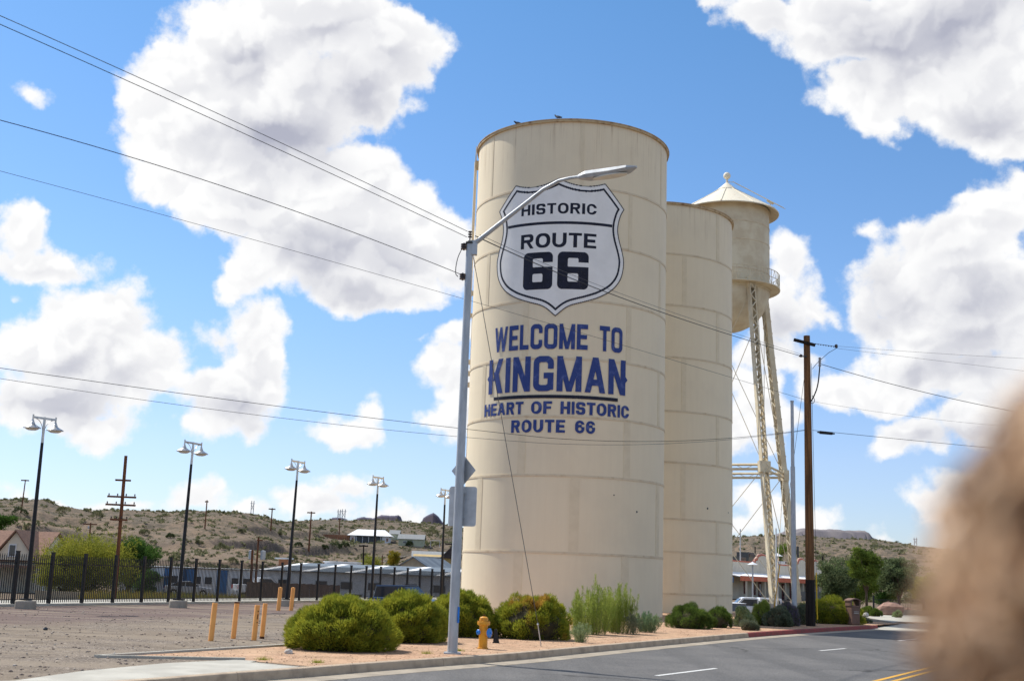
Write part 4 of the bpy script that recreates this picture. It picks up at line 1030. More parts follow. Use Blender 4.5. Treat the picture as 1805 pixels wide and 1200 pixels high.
mb = MB(); jx = [(-.17, 0, topz-.13), (-.28, 0, topz-.4), (-.31, 0, topz-.75), (-.24, 0, at(823, 488, PB[1])[2])]
mb.tube([tuple(p) for p in chaikin(jx, 2)], .010, 5).build('jumper_cable', M_WIRE, sl_)
zs = gnd(808, 1085)[2]; zt = at(809, 1083, PB[1]-.1)
MB().box((.085, -.055, zt[2]), (.03, .09, .34), rz=.6).build('blue_sticker', M_BLUE, sl_)
# signs seen from behind
sc_ = at(817, 829, PB[1]+.14)
dia = thing('road_sign', 'diamond shaped road sign seen from its bare grey back on the street light', 'road sign', sc_, R(-36))
hw = .345; MB().extr([(0, 0, -hw), (hw, 0, 0), (0, 0, hw), (-hw, 0, 0)], (0, .006, 0)).build('sign_panel', M_GALV2, dia, bevel=.002)
MB().box((0, -.03, 0), (.05, .05, .5)).build('bracket', M_GALV, dia)
sc2 = at(815.5, 892, PB[1]+.14)
rs = thing('road_sign', 'rectangular road sign with rounded corners seen from its bare back below the diamond one', 'road sign', sc2, R(-14))
def rrect(w_, h_, r_, n=5):
    o = []
    for cx, cz, a0 in ((w_/2-r_, h_/2-r_, 0), (-w_/2+r_, h_/2-r_, 90), (-w_/2+r_, -h_/2+r_, 180), (w_/2-r_, -h_/2+r_, 270)):
        o += [(cx+r_*math.cos(R(a0+90*i/n)), 0, cz+r_*math.sin(R(a0+90*i/n))) for i in range(n+1)]
    return o
MB().extr(rrect(.64, .88, .06), (0, .005, 0)).build('sign_panel', M_GALV2, rs)
for z in (-.28, .28): MB().box((0, -.03, z), (.12, .05, .04)).build('bracket', M_GALV, rs)

# ------------------------------------------------------------------ wooden utility pole and the grey post at right
WP = gnd(1429, 1103); 
up = thing('utility_pole', 'thick brown wooden utility pole with tarred foot beside the red kerb', 'utility pole', WP)
wtop = at(1423, 592, WP[1])[2]; 
MB().tube([(0, 0, -.3), (0, 0, 2.0)], [.215, .205], 16).build('pole_foot', M_WOODB, up, smooth='auto')
MB().tube([(0, 0, 2.0), (0, 0, 7), (0, 0, wtop)], [.200, .175, .145], 16).build('pole_shaft', M_WOOD, up, smooth='auto')
def wl(px, py, dy=0): p = at(px, py, WP[1]+dy); return (p[0]-WP[0], p[1]-WP[1], p[2])
a_, b_ = wl(1404, 600, -.2), wl(1432, 607, -.2)
MB().box(tuple((Vector(a_)+Vector(b_))/2), (1.0, .11, .13), ry=R(13)).build('crossarm', M_WOODB, up)
mb = MB()
for i in range(9):
    p = wl(1433+i*4.6, 605.5+i*.7); mb.lathe([(0, -.03), (.04, 0), (0, .03)], p, 8, M=Matrix.Rotation(R(90), 3, 'Y'))
mb.tube([wl(1430, 605), wl(1476, 611)], .012, 5).build('insulator_string', M_INS, up)
mb = MB().tube([wl(1445, 630, -.3), wl(1445, 646, -.3)], .05, 8)
for q in range(4): mb.lathe([(.0, -.02), (.09, 0), (.0, .02)], wl(1445, 632+q*4, -.3), 10)
mb.build('cable_termination', mat('light_fitting', (.30, .30, .31), .5), up)
MB().tube([tuple(p) for p in chaikin([wl(1445, 646, -.3), wl(1442, 680, -.3), wl(1434, 700, -.2), wl(1429, 708, -.15)], 2)], .03, 6).build('riser_cable', M_WIRE, up)
MB().tube([tuple(p) for p in chaikin([wl(1432, 697), wl(1437, 706), wl(1432, 712), wl(1428, 708)], 2)], .015, 5).build('cable_loop', M_WIRE, up)
MB().box(wl(1415, 628, -.2), (.35, .05, .05)).lathe([(0, -.08), (.06, -.05), (.06, .05), (0, .08)], wl(1412, 627, -.2), 8).build('side_bracket', M_INS, up)
MB().tube([wl(1477, 612), wl(1460, 622), wl(1440, 640), wl(1432, 650)], .012, 5).build('jumper_cable', M_WIRE, up)
MB().lathe([(0, -.1), (.07, -.06), (.07, .06), (0, .1)], wl(1474, 610), 8).build('dead_end_clamp', M_INS, up)
GP = gnd(1400.5, 1102.5)
gp = thing('steel_post', 'tall plain galvanised steel post standing left of the wooden utility pole', 'post', GP)
gt = at(1397, 708, GP[1])[2]; gm = at(1398.5, 822, GP[1])[2]
MB().tube([(0, 0, 0), (0, 0, gm)], [.118, .10], 14).build('lower_shaft', M_GALV, gp, smooth='auto')
MB().tube([(0, 0, gm), (0, 0, gt)], [.078, .07], 14).build('upper_shaft', M_GALV, gp, smooth='auto')
MB().tube([(0, 0, gt), (0, 0, gt+.05)], .085, 12).build('post_cap', M_GALV, gp)
MB().box((0, 0, .02), (.4, .4, .04)).build('base_plate', M_GALV, gp)
sg = at(1406.5, 972, GP[1]+.05)
t = thing('road_sign', 'narrow grey sign seen nearly edge on upon the tall steel post', 'road sign', sg, R(60))
MB().extr(rrect(.30, .48, .03), (0, .01, 0)).build('sign_panel', M_DARKGR, t)

# ------------------------------------------------------------------ wires
def wire(a, b, c, r_, mt, label, ya, yb, yc, n=28):
    A = np.array(at(a[0], a[1], ya)); B = np.array(at(b[0], b[1], yb)); Cc = np.array(at(c[0], c[1], yc))
    # quadratic in 3-D through A, B, C
    s = np.linalg.norm(B-A)/(np.linalg.norm(B-A)+np.linalg.norm(Cc-B))
    pts = []
    for k in range(n+1):
        t_ = k/n
        L0 = (t_-s)*(t_-1)/(s); L1 = t_*(t_-1)/(s*(s-1)); L2 = t_*(t_-s)/(1-s)
        pts.append(tuple(A*L0+B*L1+Cc*L2))
    A0 = Vector(pts[0]); mb = MB().tube([tuple(Vector(p)-A0) for p in pts], r_*.68, 5)
    o = mb.build('power_line', mt, loc=tuple(A0)); tag(o, label, 'cable'); return o
Y0, Y1 = 26.8, WP[1]
wire((-260, -85), (400, 208), (824, 408), .011, M_WIRE2, 'uppermost thin cable running from the upper left down to the street light top', 17, 23, Y0-.1)
wire((-260, -70), (400, 222), (823, 418), .011, M_WIRE, 'second cable from the top, just below its twin, ending at the upper insulator', 17, 23, Y0)
wire((-260, 148), (400, 331), (818, 486), .012, M_WIRE, 'cable from the upper left ending at the lower brown insulator of the street light', 17, 23, Y0)
wire((-260, 233), (560, 454), (1424, 706), .012, M_WIRE2, 'long thin cable slanting behind the street light and across WELCOME to the wooden pole', 34, 44, Y1)
wire((-260, 610), (500, 717), (960, 771), .014, M_WIRE, 'upper of two long cables crossing low in front of the tank, left part', 34, 40, 46.0)
wire((960, 771), (1190, 777), (1421, 757), .014, M_WIRE, 'upper of two long cables crossing low in front of the tank, right part', 46, 50, Y1)
wire((-260, 624), (500, 737), (960, 781), .011, M_WIRE2, 'lower of two long cables crossing low in front of the tank, left part', 34, 40, 46.0)
wire((960, 781), (1190, 781), (1421, 758), .011, M_WIRE2, 'lower of two long cables crossing low in front of the tank, right part', 46, 50, Y1)
wire((838, 416), (1090, 523), (1424, 631), .020, M_WIRE, 'thick black cable from the street light across the shield to the wooden pole', Y0-.1, 38, Y1)
wire((846, 414), (1090, 516), (1424, 628), .009, M_WIRE2, 'thin cable running just above the thick black one across the shield', Y0-.1, 38, Y1)
wire((1448, 642), (1600, 684), (2000, 758), .022, M_WIRE, 'thick black cable leaving the wooden pole downwards to the right', Y1, 57, 64)
wire((1432, 758), (1600, 775), (2000, 812), .016, M_WIRE, 'dark cable with black splice box leaving the wooden pole to the right', Y1, 57, 64)
wire((1432, 707), (1600, 733), (2000, 760), .008, M_WIRE2, 'thin cable leaving the wooden pole to the right, below the thick one', Y1, 57, 64)
wire((1476, 610), (1640, 622), (2000, 640), .009, M_WIRE2, 'topmost thin cable leaving the insulator string to the right', Y1, 57, 64)
wire((1476, 614), (1640, 634), (2000, 676), .009, M_WIRE2, 'second thin cable leaving the insulator string to the right', Y1, 57, 64)
sp0 = at(1456, 763, Y1+.3)
o = MB().box((0, 0, 0), (.60, .10, .12), ry=R(3)).tube([(-.4, 0, .03), (.4, 0, -.02)], .04, 6).build('splice_box', M_BLACK, loc=sp0, bevel=.02)
tag(o, 'small black splice box hanging on the cable right of the wooden pole', 'splice box')
# guy wires
ga = gnd(955, 1139)
t = thing('guy_wire', 'thin guy wire slanting from the street light down to the gravel near the kerb', 'guy wire', ga)
tp = Vector((PB[0]+.05, PB[1], at(840, 437, Y0)[2]))-Vector(ga); anc = tp*.06
MB().tube([tuple(anc), tuple(tp)], .0085, 5).build('strand', M_WIRE2, t)
MB().tube([(0, 0, -.1), tuple(anc)], .014, 6).lathe([(0, -.05), (.03, 0), (0, .05)], tuple(anc), 8).build('anchor_rod', M_GALV2, t)
def guy(px, py, tpx, tpy, lab, Yt=Y1, yel=None):
    g0 = gnd(px, py); t = thing('guy_wire', lab, 'guy wire', g0); tp = Vector(at(tpx, tpy, Yt))-Vector(g0)
    MB().tube([(0, 0, 0), tuple(tp)], .010, 5).build('strand', M_WIRE2, t)
    if yel: MB().tube([tuple(tp*.02), tuple(tp*yel)], .028, 8).build('marker_sleeve', M_YMARK, t)
guy(1363, 1085, 1421, 640, 'guy wire with yellow sleeve between the water tower leg and the grey post', yel=.24)
guy(1441, 1100, 1430, 640, 'nearly upright guy wire with yellow sleeve just right of the wooden pole', yel=.20)
# thin white post by the tower
o = MB().tube([(0, 0, 0), (0, 0, 5.6)], .05, 8).build('white_pole', M_WWALL, loc=gnd(1369, 1076), smooth='auto'); tag(o, 'slender white pole beside the yellow guy sleeve', 'pole')

# ------------------------------------------------------------------ iron fence
fence = thing('iron_fence', 'long black iron picket fence behind the gravel lot at left', 'fence', (FO[0], FO[1], 0), -math.atan2(FD[0], FD[1]))
PS = 1.843; HF = 1.86; post_me = None
pk = MB().box((0, 0, .98), (.025, .025, 1.72)).box((0, 0, 1.86), (.015, .015, .06)); pk_me = bpy.data.meshes.new('picket'); pk_me.from_pydata(pk.v, [], pk.f); pk_me.materials.append(M_BLACK)
po = MB().box((0, 0, .98), (.105, .105, 1.96)).box((0, 0, 1.98), (.12, .12, .04)); po_me = bpy.data.meshes.new('post'); po_me.from_pydata(po.v, [], po.f); po_me.materials.append(M_BLACK)
ra = MB().box((0, 0, 0), (.035, PS-.105, .035)); ra_me = bpy.data.meshes.new('rail'); ra_me.from_pydata(ra.v, [], ra.f); ra_me.materials.append(M_BLACK)
def inst(me, name, par, loc, rot=None):
    o = bpy.data.objects.new(name, me); COL.objects.link(o); o.parent = par; o.location = loc
    if rot: o.rotation_euler = rot
    return o
rest = MB(); npk = 0
for i in range(-12, 27):
    y = i*PS; inst(po_me, 'post', fence, (0, y, 0))
    for z in (.24, 1.56): inst(ra_me, 'rail', fence, (0, y+PS/2, z))
    for k in range(16):
        yy = y+.105/2+(PS-.105)*(k+.5)/16
        if i >= -1 and npk < 288: inst(pk_me, 'picket', fence, (0, yy, 0)); npk += 1
        else: rest.box((0, yy, .98), (.025, .025, 1.72))
o = rest.build('pickets', M_BLACK, fence, kind='stuff')

# ------------------------------------------------------------------ twin bell lamps along the fence
def make_lamp(H):
    t = thing('park_lamp', 'x', 'street lamp', (0, 0, 0))
    MB().lathe([(.0, .32), (.34, .30), (.36, .26), (.36, -.3)], n=20).build('footing', M_CONC, t)
    MB().box((0, 0, .34), (.32, .32, .05)).build('base_plate', M_BLACK, t)
    hb = H-.95
    MB().tube([(0, 0, .34), (0, 0, hb)], [.088, .052], 14).build('pole', M_BLACK, t, smooth='auto')
    MB().tube([(0, 0, hb), (0, 0, H)], [.052, .046], 12).build('pole_top', M_SILVER, t, smooth='auto')
    MB().box((0, 0, H-.05), (1.06, .055, .075)).build('crossbar', M_SILVER, t)
    for s in (-1, 1):
        x = s*.53
        MB().tube([(x, 0, H-.17), (x, 0, H+.05)], .030, 8).build('hanger', M_SILVER, t)
        br = [(s*.04, 0, H-.52), (s*.09, 0, H-.32), (s*.24, 0, H-.13), (s*.42, 0, H-.08)]
        MB().tube([tuple(p) for p in chaikin(br, 2)], .012, 6).build('curved_brace', M_SILVER, t)
        sh_ = MB().lathe([(.03, H-.14), (.045, H-.17), (.05, H-.21), (.065, H-.22), (.07, H-.26), (.085, H-.27), (.095, H-.31), (.20, H-.375), (.295, H-.43), (.305, H-.455), (.30, H-.46), (.285, H-.44), (.18, H-.38)], (x, 0, 0), 28).build('lamp_shade', M_SILVER, t, smooth='auto')
        MB().lathe([(.235, H-.45), (.21, H-.50), (.13, H-.535), (.001, H-.545)], (x, 0, 0), 24).build('lens', M_LENS, sh_, smooth=True)
    return t
lampH = 6.95; crs = R(65)
lab = ['twin bell lamp on a black pole, leftmost of the row along the fence', 'twin bell lamp on a black pole, right of the telegraph pole with crossarms',
       'twin bell lamp on a black pole, third of the row, behind the two round bollards', 'twin bell lamp on a black pole in front of the white roofed hillside house',
       'twin bell lamp on a black pole, farthest of the row, half behind the road signs']
tops_px = [(79, 735, 42.7), (341, 779, 49.3), (526, 812, 56.0), (667, 840, 62.8), (785, 862, 69.8)]
base = make_lamp(lampH)
for i, (x, y, Y) in enumerate(tops_px):
    p = at(x, y, Y); q = (p[0], p[1], p[2]-lampH)
    o = base if i == 0 else dup(base, q)
    o.location = q; o.rotation_euler = (R((1.1, .5, .4, .3, 0)[i]), R((-1.6, .1, .8, -.2, -.3)[i]) , crs); o['label'] = lab[i]; o['group'] = 'twin bell lamps along the fence'
    # keep the top where it is seen while the pole leans slightly
    v = o.rotation_euler.to_matrix() @ Vector((0, 0, lampH)); o.location = (p[0]-v.x, p[1]-v.y, 0); o.scale = (1, 1, p[2]/v.z)

# ------------------------------------------------------------------ bollards
def bollard(px, py, h, label, wd, dark, round_top=False):
    p = gnd(px, py); t = thing('bollard', label, 'bollard', p, R(random.uniform(-4, 4)), 'orange bollards on the gravel lot')
    t.rotation_euler[0] = R(random.uniform(-1.5, .5)); t.rotation_euler[1] = R(1.6)
    if round_top:
        MB().lathe([(wd, -.1), (wd, h-wd*.6), (wd*.92, h-wd*.25), (wd*.6, h-.02), (0, h)], n=18).build('post', M_ORANGE, t, smooth='auto')
    else:
        MB().lathe([(wd, -.1), (wd, h-.012), (wd-.006, h), (0, h)], n=18).build('post', M_ORANGE, t, smooth='auto')
        if dark == 1: MB().lathe([(wd+.003, h-.03), (wd+.003, h+.004), (0, h+.006)], n=18).build('rusty_rim', M_RUST, t)
        if dark == 2: MB().lathe([(wd+.003, -.02), (wd+.003, .055)], n=18).build('rusty_foot', M_RUST, t)
        if dark == 3:
            for z, l in ((h-.14, .03), (h-.24, .06), (h-.3, .05), (h-.40, .02)): MB().box((.045, -wd*.86, z), (.022, .02, l)).build('rust_patch', M_RUST, t)
bollard(371.5, 1129, .86, 'orange post bollard, first from the left of the four in front', .062, 0)
bollard(411, 1125, .86, 'orange post bollard with a rusty top rim, second of the four', .06, 1)
bollard(447.5, 1128, .82, 'orange post bollard with dark rust patches down its side', .062, 3)
bollard(461.5, 1125, .84, 'orange post bollard with a rusty foot, nearest to the big shrub', .057, 2)
bollard(490.5, 1075.5, .95, 'round topped orange bollard by the fence, left of the far pair', .082, 0, True)
bollard(513, 1075.5, .95, 'round topped orange bollard by the fence, right of the far pair', .082, 0, True)

# ------------------------------------------------------------------ fire hydrant
hy = thing('fire_hydrant', 'yellow fire hydrant with two blue caps on the gravel by the kerb', 'fire hydrant', gnd(851, 1143), R(0))
MB().lathe([(.13, -.05), (.13, .03), (.105, .035), (.102, .52), (.112, .54), (.15, .555), (.155, .60), (.15, .625), (.12, .63)], n=28).build('barrel', M_HYD, hy, smooth='auto')
MB().lathe([(.108, .63), (.104, .68), (.10, .715), (.06, .74), (.035, .748), (.0, .75)], n=28).build('bonnet', M_HYD, hy, smooth='auto')
MB().lathe([(.0, .79), (.022, .788), (.028, .75)], n=5).build('operating_nut', M_RUST, hy)
for k in range(8):
    a = 2*math.pi*k/8; MB().lathe([(0, .65), (.013, .648), (.013, .62)], (.135*math.cos(a), .135*math.sin(a), 0), 6).build('flange_bolt', M_HYD, hy)
def nozzle(an, r_, zc, L, nm):
    M_ = Matrix.Rotation(an, 3, 'Z') @ Matrix.Rotation(R(90), 3, 'Y')
    c = (0, 0, zc)
    n_ = MB().lathe([(r_*.8, .06), (r_*.8, L-.03)], c, 20, M=M_).build('nozzle', M_HYD, hy, smooth='auto')
    cp = MB().lathe([(r_*.92, L-.045), (r_*1.02, L-.04), (r_*1.02, L-.012), (r_*.85, L), (0, L+.004)], c, 22, M=M_).build('cap', M_BLUE, n_, smooth='auto')
    MB().lathe([(.016, L), (.016, L+.03), (0, L+.032)], c, 5, M=M_).build('cap_nut', M_BLUE, n_) if False else MB().lathe([(.018, L), (.018, L+.03), (0, L+.032)], c, 5, M=M_).build('cap_nut', M_BLUE, hy)
nozzle(R(-147), .062, .385, .165, 'l'); nozzle(R(-28), .105, .375, .185, 'r')
o = MB().prism([(-.10, -.06), (.10, -.06), (.08, .06), (-.08, .06)], 0, .02).extr([(-.075, -.04, .02), (.085, -.04, .02), (.02, -.03, .36), (-.05, -.03, .34)], (0, .06, 0)).build('black_marker', M_BLACK, loc=gnd(874, 1133)); tag(o, 'small black upright marker just right of the hydrant in front of the shrubs', 'marker')

# ------------------------------------------------------------------ foliage builders
def blades(P, N, L, Wd, r, bend=.25):
    n = len(P); N = N/np.linalg.norm(N, axis=1)[:, None]
    t = np.cross(N, r.normal(size=(n, 3))); t /= np.linalg.norm(t, axis=1)[:, None]+1e-9
    l = L*(.6+.8*r.random(n))[:, None]; w_ = Wd*(.7+.6*r.random(n))[:, None]
    V = np.stack([P-t*w_*.5, P+t*w_*.5, P+N*l], 1)
    return V
def tri_obj(name, V, mt, parent=None, kind=None):
    n = len(V); me = mesh_np(name, V.reshape(-1, 3), np.arange(n*3).reshape(-1, 3)); return link(me, name, mt, parent, kind=kind)
def shrub_mesh(a, b, h, nl, nb, L, Wd, seed, low=.0, lump=.16):
    """lobes on a dome; sprigs grow outward from each lobe"""
    r = np.random.default_rng(seed)
    u = r.random(nl); ph = r.random(nl)*2*np.pi; z = u**.85*1.0; rad = np.sqrt(np.clip(1-z*z, 0, 1))*(.93+.12*(1-z))
    rad = rad*(1-.22*np.clip(1-z/.30, 0, 1))
    C = np.stack([rad*np.cos(ph), rad*np.sin(ph), z], -1)*(1-lump*r.random(nl))[:, None]
    lr = (.14+.13*r.random(nl))*(70/nl)**.3; C_n = None
    k = r.integers(0, nl, nb); d = r.normal(size=(nb, 3)); d /= np.linalg.norm(d, axis=1)[:, None]
    out = C[k]/np.linalg.norm(C[k], axis=1)[:, None]; flip = (d*out).sum(1) < -.2; d[flip] *= -1
    P = C[k]*.86+d*lr[k][:, None]*(.50+.50*r.random(nb)**.6)[:, None]
    N = d*.8+out*.9+np.array([0, 0, .55])+r.normal(size=(nb, 3))*.35
    P = P*np.array([a, b, h]); P[:, 2] = P[:, 2]+low; ok = P[:, 2] > .02
    return blades(P[ok], N[ok], L, Wd, r)
def core_mb(a, b, h, seed, f=.76):
    r = np.random.default_rng(seed); mb = MB(); n = 18; prof = []
    for i in range(9):
        t_ = i/8*math.pi/2; prof.append((max(.001, math.cos(t_)*f*(1-.25*max(0, 1-math.sin(t_)/.3))), math.sin(t_)*f))
    mb.lathe(prof, n=n); mb.v = [(x*a*(1+.10*r.normal()*.6), y*b*(1+.10*r.normal()*.6), z*h*(1+.06*r.normal()*.6)) for x, y, z in mb.v]; return mb
def shrub(px, py, Y, a, b, h, label, mt, nb=42000, nl=70, L=.075, Wd=.014, seed=1, name='shrub', lump=.16, grp='rounded shrubs on the gravel'):
    p = at(px, py, Y); t = thing(name, label, 'shrub', (p[0], Y, 0), 0, grp)
    core_mb(a, b, h, seed).build('dark_core', M_TWIG, t)  # added solid core in dark twig colour, closes the see-through crown
    tri_obj('foliage', shrub_mesh(a, b, h, nl, nb, L, Wd, seed, lump=lump), mt, t)
    return t
shrub(604, 1100, 26.9, 1.42, 1.2, 1.20, 'largest yellow-green dome shrub, nearest to the kerb corner', F_YG, 70000, 250, L=.075, Wd=.019, seed=2, lump=.20)
shrub(716, 1090, 30.9, 1.22, 1.1, 1.30, 'yellow-green dome shrub behind and right of the largest one', F_YG, 52000, 220, L=.075, Wd=.019, seed=3, lump=.20)
shrub(812, 1085, 34.6, 1.15, 1.1, 1.33, 'yellow-green dome shrub behind the street light foot', F_YG, 46000, 210, L=.075, Wd=.020, seed=4, lump=.20)
shrub(940, 1090, 34.5, 1.24, 1.1, 1.36, 'dome shrub with brownish yellow patches right of the hydrant', F_YGO, 46000, 150, L=.075, Wd=.020, seed=5, lump=.32)
shrub(1214, 1095, 46.4, .90, .9, .92, 'dark green dome shrub in the shade of the plain tank', F_DG, 22000, 60, seed=6)
shrub(1266, 1097, 48.2, .58, .6, .80, 'smaller dark green dome shrub leaning on its larger neighbour', F_DG, 13000, 50, seed=7)
shrub(1462, 1085, 58.5, 1.85, .9, 1.28, 'wide bright green shrub between the wooden pole and the litter bin', F_YG, 42000, 90, seed=8)
shrub(1310, 1090, 50.2, .40, .42, .74, 'small pale leafed shrub beside the plain tank', F_PALE, 7000, 26, L=.10, Wd=.05, seed=9, lump=.35)
shrub(1345, 1090, 52.5, .50, .45, .98, 'feathery green shrub left of the dark sage bush', F_WEED, 12000, 30, L=.13, Wd=.012, seed=10, lump=.3)
shrub(1372, 1095, 51.9, .66, .5, .86, 'dark grey-green sage bush by the red kerb', F_SAGE, 10000, 40, L=.07, Wd=.03, seed=11, lump=.3)
shrub(1389, 1085, 53.2, .5, .4, 1.0, 'bush with dull purple flower spikes behind the sage bush', F_PURP, 8000, 30, L=.12, Wd=.02, seed=12, lump=.35)
shrub(1413, 1090, 55.6, .42, .4, .86, 'small grey-green bush between the steel post and the wooden pole', F_SAGE, 7000, 24, L=.06, Wd=.03, seed=13, lump=.35)
shrub(1320, 1108, 46.4, .40, .35, .40, 'low brownish weed clump at the end of the grey kerb', F_SAGE, 3500, 18, L=.09, Wd=.012, seed=14, lump=.4)
shrub(1520, 1097, 61.3, .45, .3, .26, 'low grey weed at the foot of the litter bin', F_SAGE, 2500, 14, L=.08, Wd=.014, seed=15, lump=.4)

def weed(px, py, h, wd, ns, label, mt, seed, Ls=.085, lean=.10):
    p = gnd(px, py); r = np.random.default_rng(seed); t = thing('tall_weed', label, 'weed', p, 0, 'tall weeds at the foot of the painted tank'); Vs = []
    st = MB()
    for i in range(ns):
        an = r.random()*6.28; rr_ = wd*r.random()**.6; bx0 = np.array([math.cos(an)*rr_*.45, math.sin(an)*rr_*.35, 0]); hh = h*(.55+.45*r.random())*(1-.35*rr_/wd)
        tip = bx0*1.9+np.array([r.normal()*lean*h*.4, r.normal()*lean*h*.3, hh]); mid = (bx0+tip)/2+np.array([bx0[0]*.3, bx0[1]*.3, hh*.08])
        if i % 2 == 0: st.tube([tuple(bx0), tuple(mid), tuple(tip)], [.008, .005, .002], 3)
        m_ = int(300*hh/h); u = r.random(m_)**.8
        C = (1-u)[:, None]**2*bx0+2*(u*(1-u))[:, None]*mid+(u**2)[:, None]*tip
        spread = .20*(1-u)**1.0*(u+.25)+.015
        d = r.normal(size=(m_, 3)); d[:, 2] = np.abs(d[:, 2])*.8; d /= np.linalg.norm(d, axis=1)[:, None]
        P = C+d*(spread*r.random(m_))[:, None]; Vs.append(blades(P, d*.7+np.array([0, 0, .9]), Ls, .010, r))
    st.build('stems', M_TWIG if False else mat('weed_stem', (.18, .2, .08), .9), t); tri_obj('leaves', np.concatenate(Vs), mt, t)
weed(1048, 1118, 1.95, .85, 85, 'tallest pale green weed clump in front of the painted tank', F_WEED, 21)
weed(1018, 1120, 1.45, .42, 26, 'slender weed clump just right of the browning shrub', F_WEED, 22)
weed(1092, 1116, 1.85, .80, 75, 'tall weed clump right of the tallest one', F_WEED, 23)
weed(1070, 1112, 1.20, .7, 50, 'shorter weed clump filling the gap between the two tallest', F_WEED, 24)
weed(1140, 1114, .80, .62, 55, 'low bluish green weed clump near the edge between the two tanks', F_BLUEG, 25, Ls=.06)
weed(1024, 1132, .65, .35, 20, 'small pale weed clump in front of the browning shrub', F_PALE, 26, Ls=.06)
weed(1118, 1118, .8, .4, 16, 'sparse dry weed between the tall and the low clump', F_SAGE, 27, Ls=.05)
def rock(px, py, s, label, mt, seed, sq=(1, .9, .75), name='rock', dz=.2):
    r = np.random.default_rng(seed); p = gnd(px, py); mb = MB(); mb.lathe([(math.sin(a)+.001, -math.cos(a)) for a in np.linspace(0, math.pi, 7)], n=9)
    mb.v = [(x*s*sq[0]*(1+r.normal()*.17), y*s*sq[1]*(1+r.normal()*.13), z*s*sq[2]*(1+r.normal()*.1)+s*sq[2]*.6) for x, y, z in mb.v]
    o = mb.build(name, mt, loc=p, rot=(0, 0, r.random()*6)); tag(o, label, 'rock'); return o
rock(508, 1152, .085, 'white fist sized rock at the left foot of the largest shrub', M_ROCKW, 31)
rock(80, 1110, .06, 'small dark stone lying on the gravel lot at far left', M_DARKGR, 32)
# small weeds along the kerb
for i, (px, py, lb) in enumerate(((808, 1147, 'tiny grass tuft at the right foot of the street light'), (465, 1163, 'tiny grass tuft at the edge of the driveway'), (560, 1168, 'tiny grass tuft below the largest shrub'), (752, 1152, 'tiny grass tuft left of the street light'))):
    r = np.random.default_rng(60+i); p = gnd(px, py); t_ = thing('grass_tuft', lb, 'grass tuft', p, 0, 'grass tufts beside the kerb'); P = r.normal(size=(160, 3))*np.array([.06, .05, 0]); V_ = blades(P, np.array([0, 0, 1.])+r.normal(size=(160, 3))*.4, .07, .006, r); tri_obj('blades', V_, F_YG, t_, 'stuff')
# litter bin
tb = gnd(1504, 1101)
t = thing('litter_bin', 'brown domed litter bin with an open slot beside the wide green shrub', 'litter bin', tb, R(20))
MB().lathe([(.26, 0), (.30, .05), (.33, .80), (.36, .86), (.36, .90)], n=4, a0=R(45), a1=R(405)).build('bin_body', M_BIN, t)
MB().box((-.235, 0, 1.02), (.07, .46, .26)).box((.235, 0, 1.02), (.07, .46, .26)).build('hood_side', M_BIN, t)
n_ = 9; pr = [(-.30+.6*i/(n_-1), 1.14+.10*math.sin(math.pi*i/(n_-1))) for i in range(n_)]; pr = pr+[(x, z-.05) for x, z in pr[::-1]]
MB().extr([(x, -.26, z) for x, z in pr], (0, .52, 0)).build('hood_top', M_BIN, t)
MB().box((0, -.262, .62), (.26, .01, .03)).box((0, -.262, .55), (.26, .01, .03)).build('printed_stripe', M_ROCKW, t)

# ------------------------------------------------------------------ trees
def tree(loc, H, cr_, label, mt, name='tree', seed=1, th=.35, nb=9000, L=.22, Wd=.08, nl=26, grp=None, trunk=M_BARK, sq=(1, 1, .8), tr=.12, open_=.5):
    r = np.random.default_rng(seed); t = thing(name, label, 'tree', loc, 0, grp)
    cz = H*th+(H*(1-th))/2; hh = H*(1-th)/2
    C = r.normal(size=(nl, 3)); C /= np.linalg.norm(C, axis=1)[:, None]; C *= (.35+.6*r.random(nl)**.6)[:, None]
    C = C*np.array([cr_*sq[0], cr_*sq[1], hh]); C[:, 2] += cz; lr = (.26+.22*r.random(nl))*cr_
    mb = MB().tube([(0, 0, -.2), (r.normal()*.05*H*.3, 0, H*th*.9), (r.normal()*.1, r.normal()*.1, cz)], [tr, tr*.75, tr*.4], 8)
    for c in C[:max(8, nl//2)]:
        s_ = np.array([0, 0, H*th*(.7+.3*r.random())]); md = (s_+c)/2+np.array([0, 0, .05*H]); mb.tube([tuple(s_), tuple(md), tuple(c)], [tr*.42, tr*.25, tr*.08], 5)
    mb.build('trunk', trunk, t, smooth=True)
    k = r.integers(0, nl, nb); d = r.normal(size=(nb, 3)); d /= np.linalg.norm(d, axis=1)[:, None]
    P = C[k]+d*(lr[k]*(r.random(nb)**.45))[:, None]*np.array([1, 1, .8]); N = d+r.normal(size=(nb, 3))*.7+np.array([0, 0, .2])
    tri_obj('crown', blades(P, N, L, Wd, r), mt, t); return t
def T_at(px, pyb, Y, z=None): p = at(px, pyb, Y); return (p[0], p[1], p[2] if z is None else z)
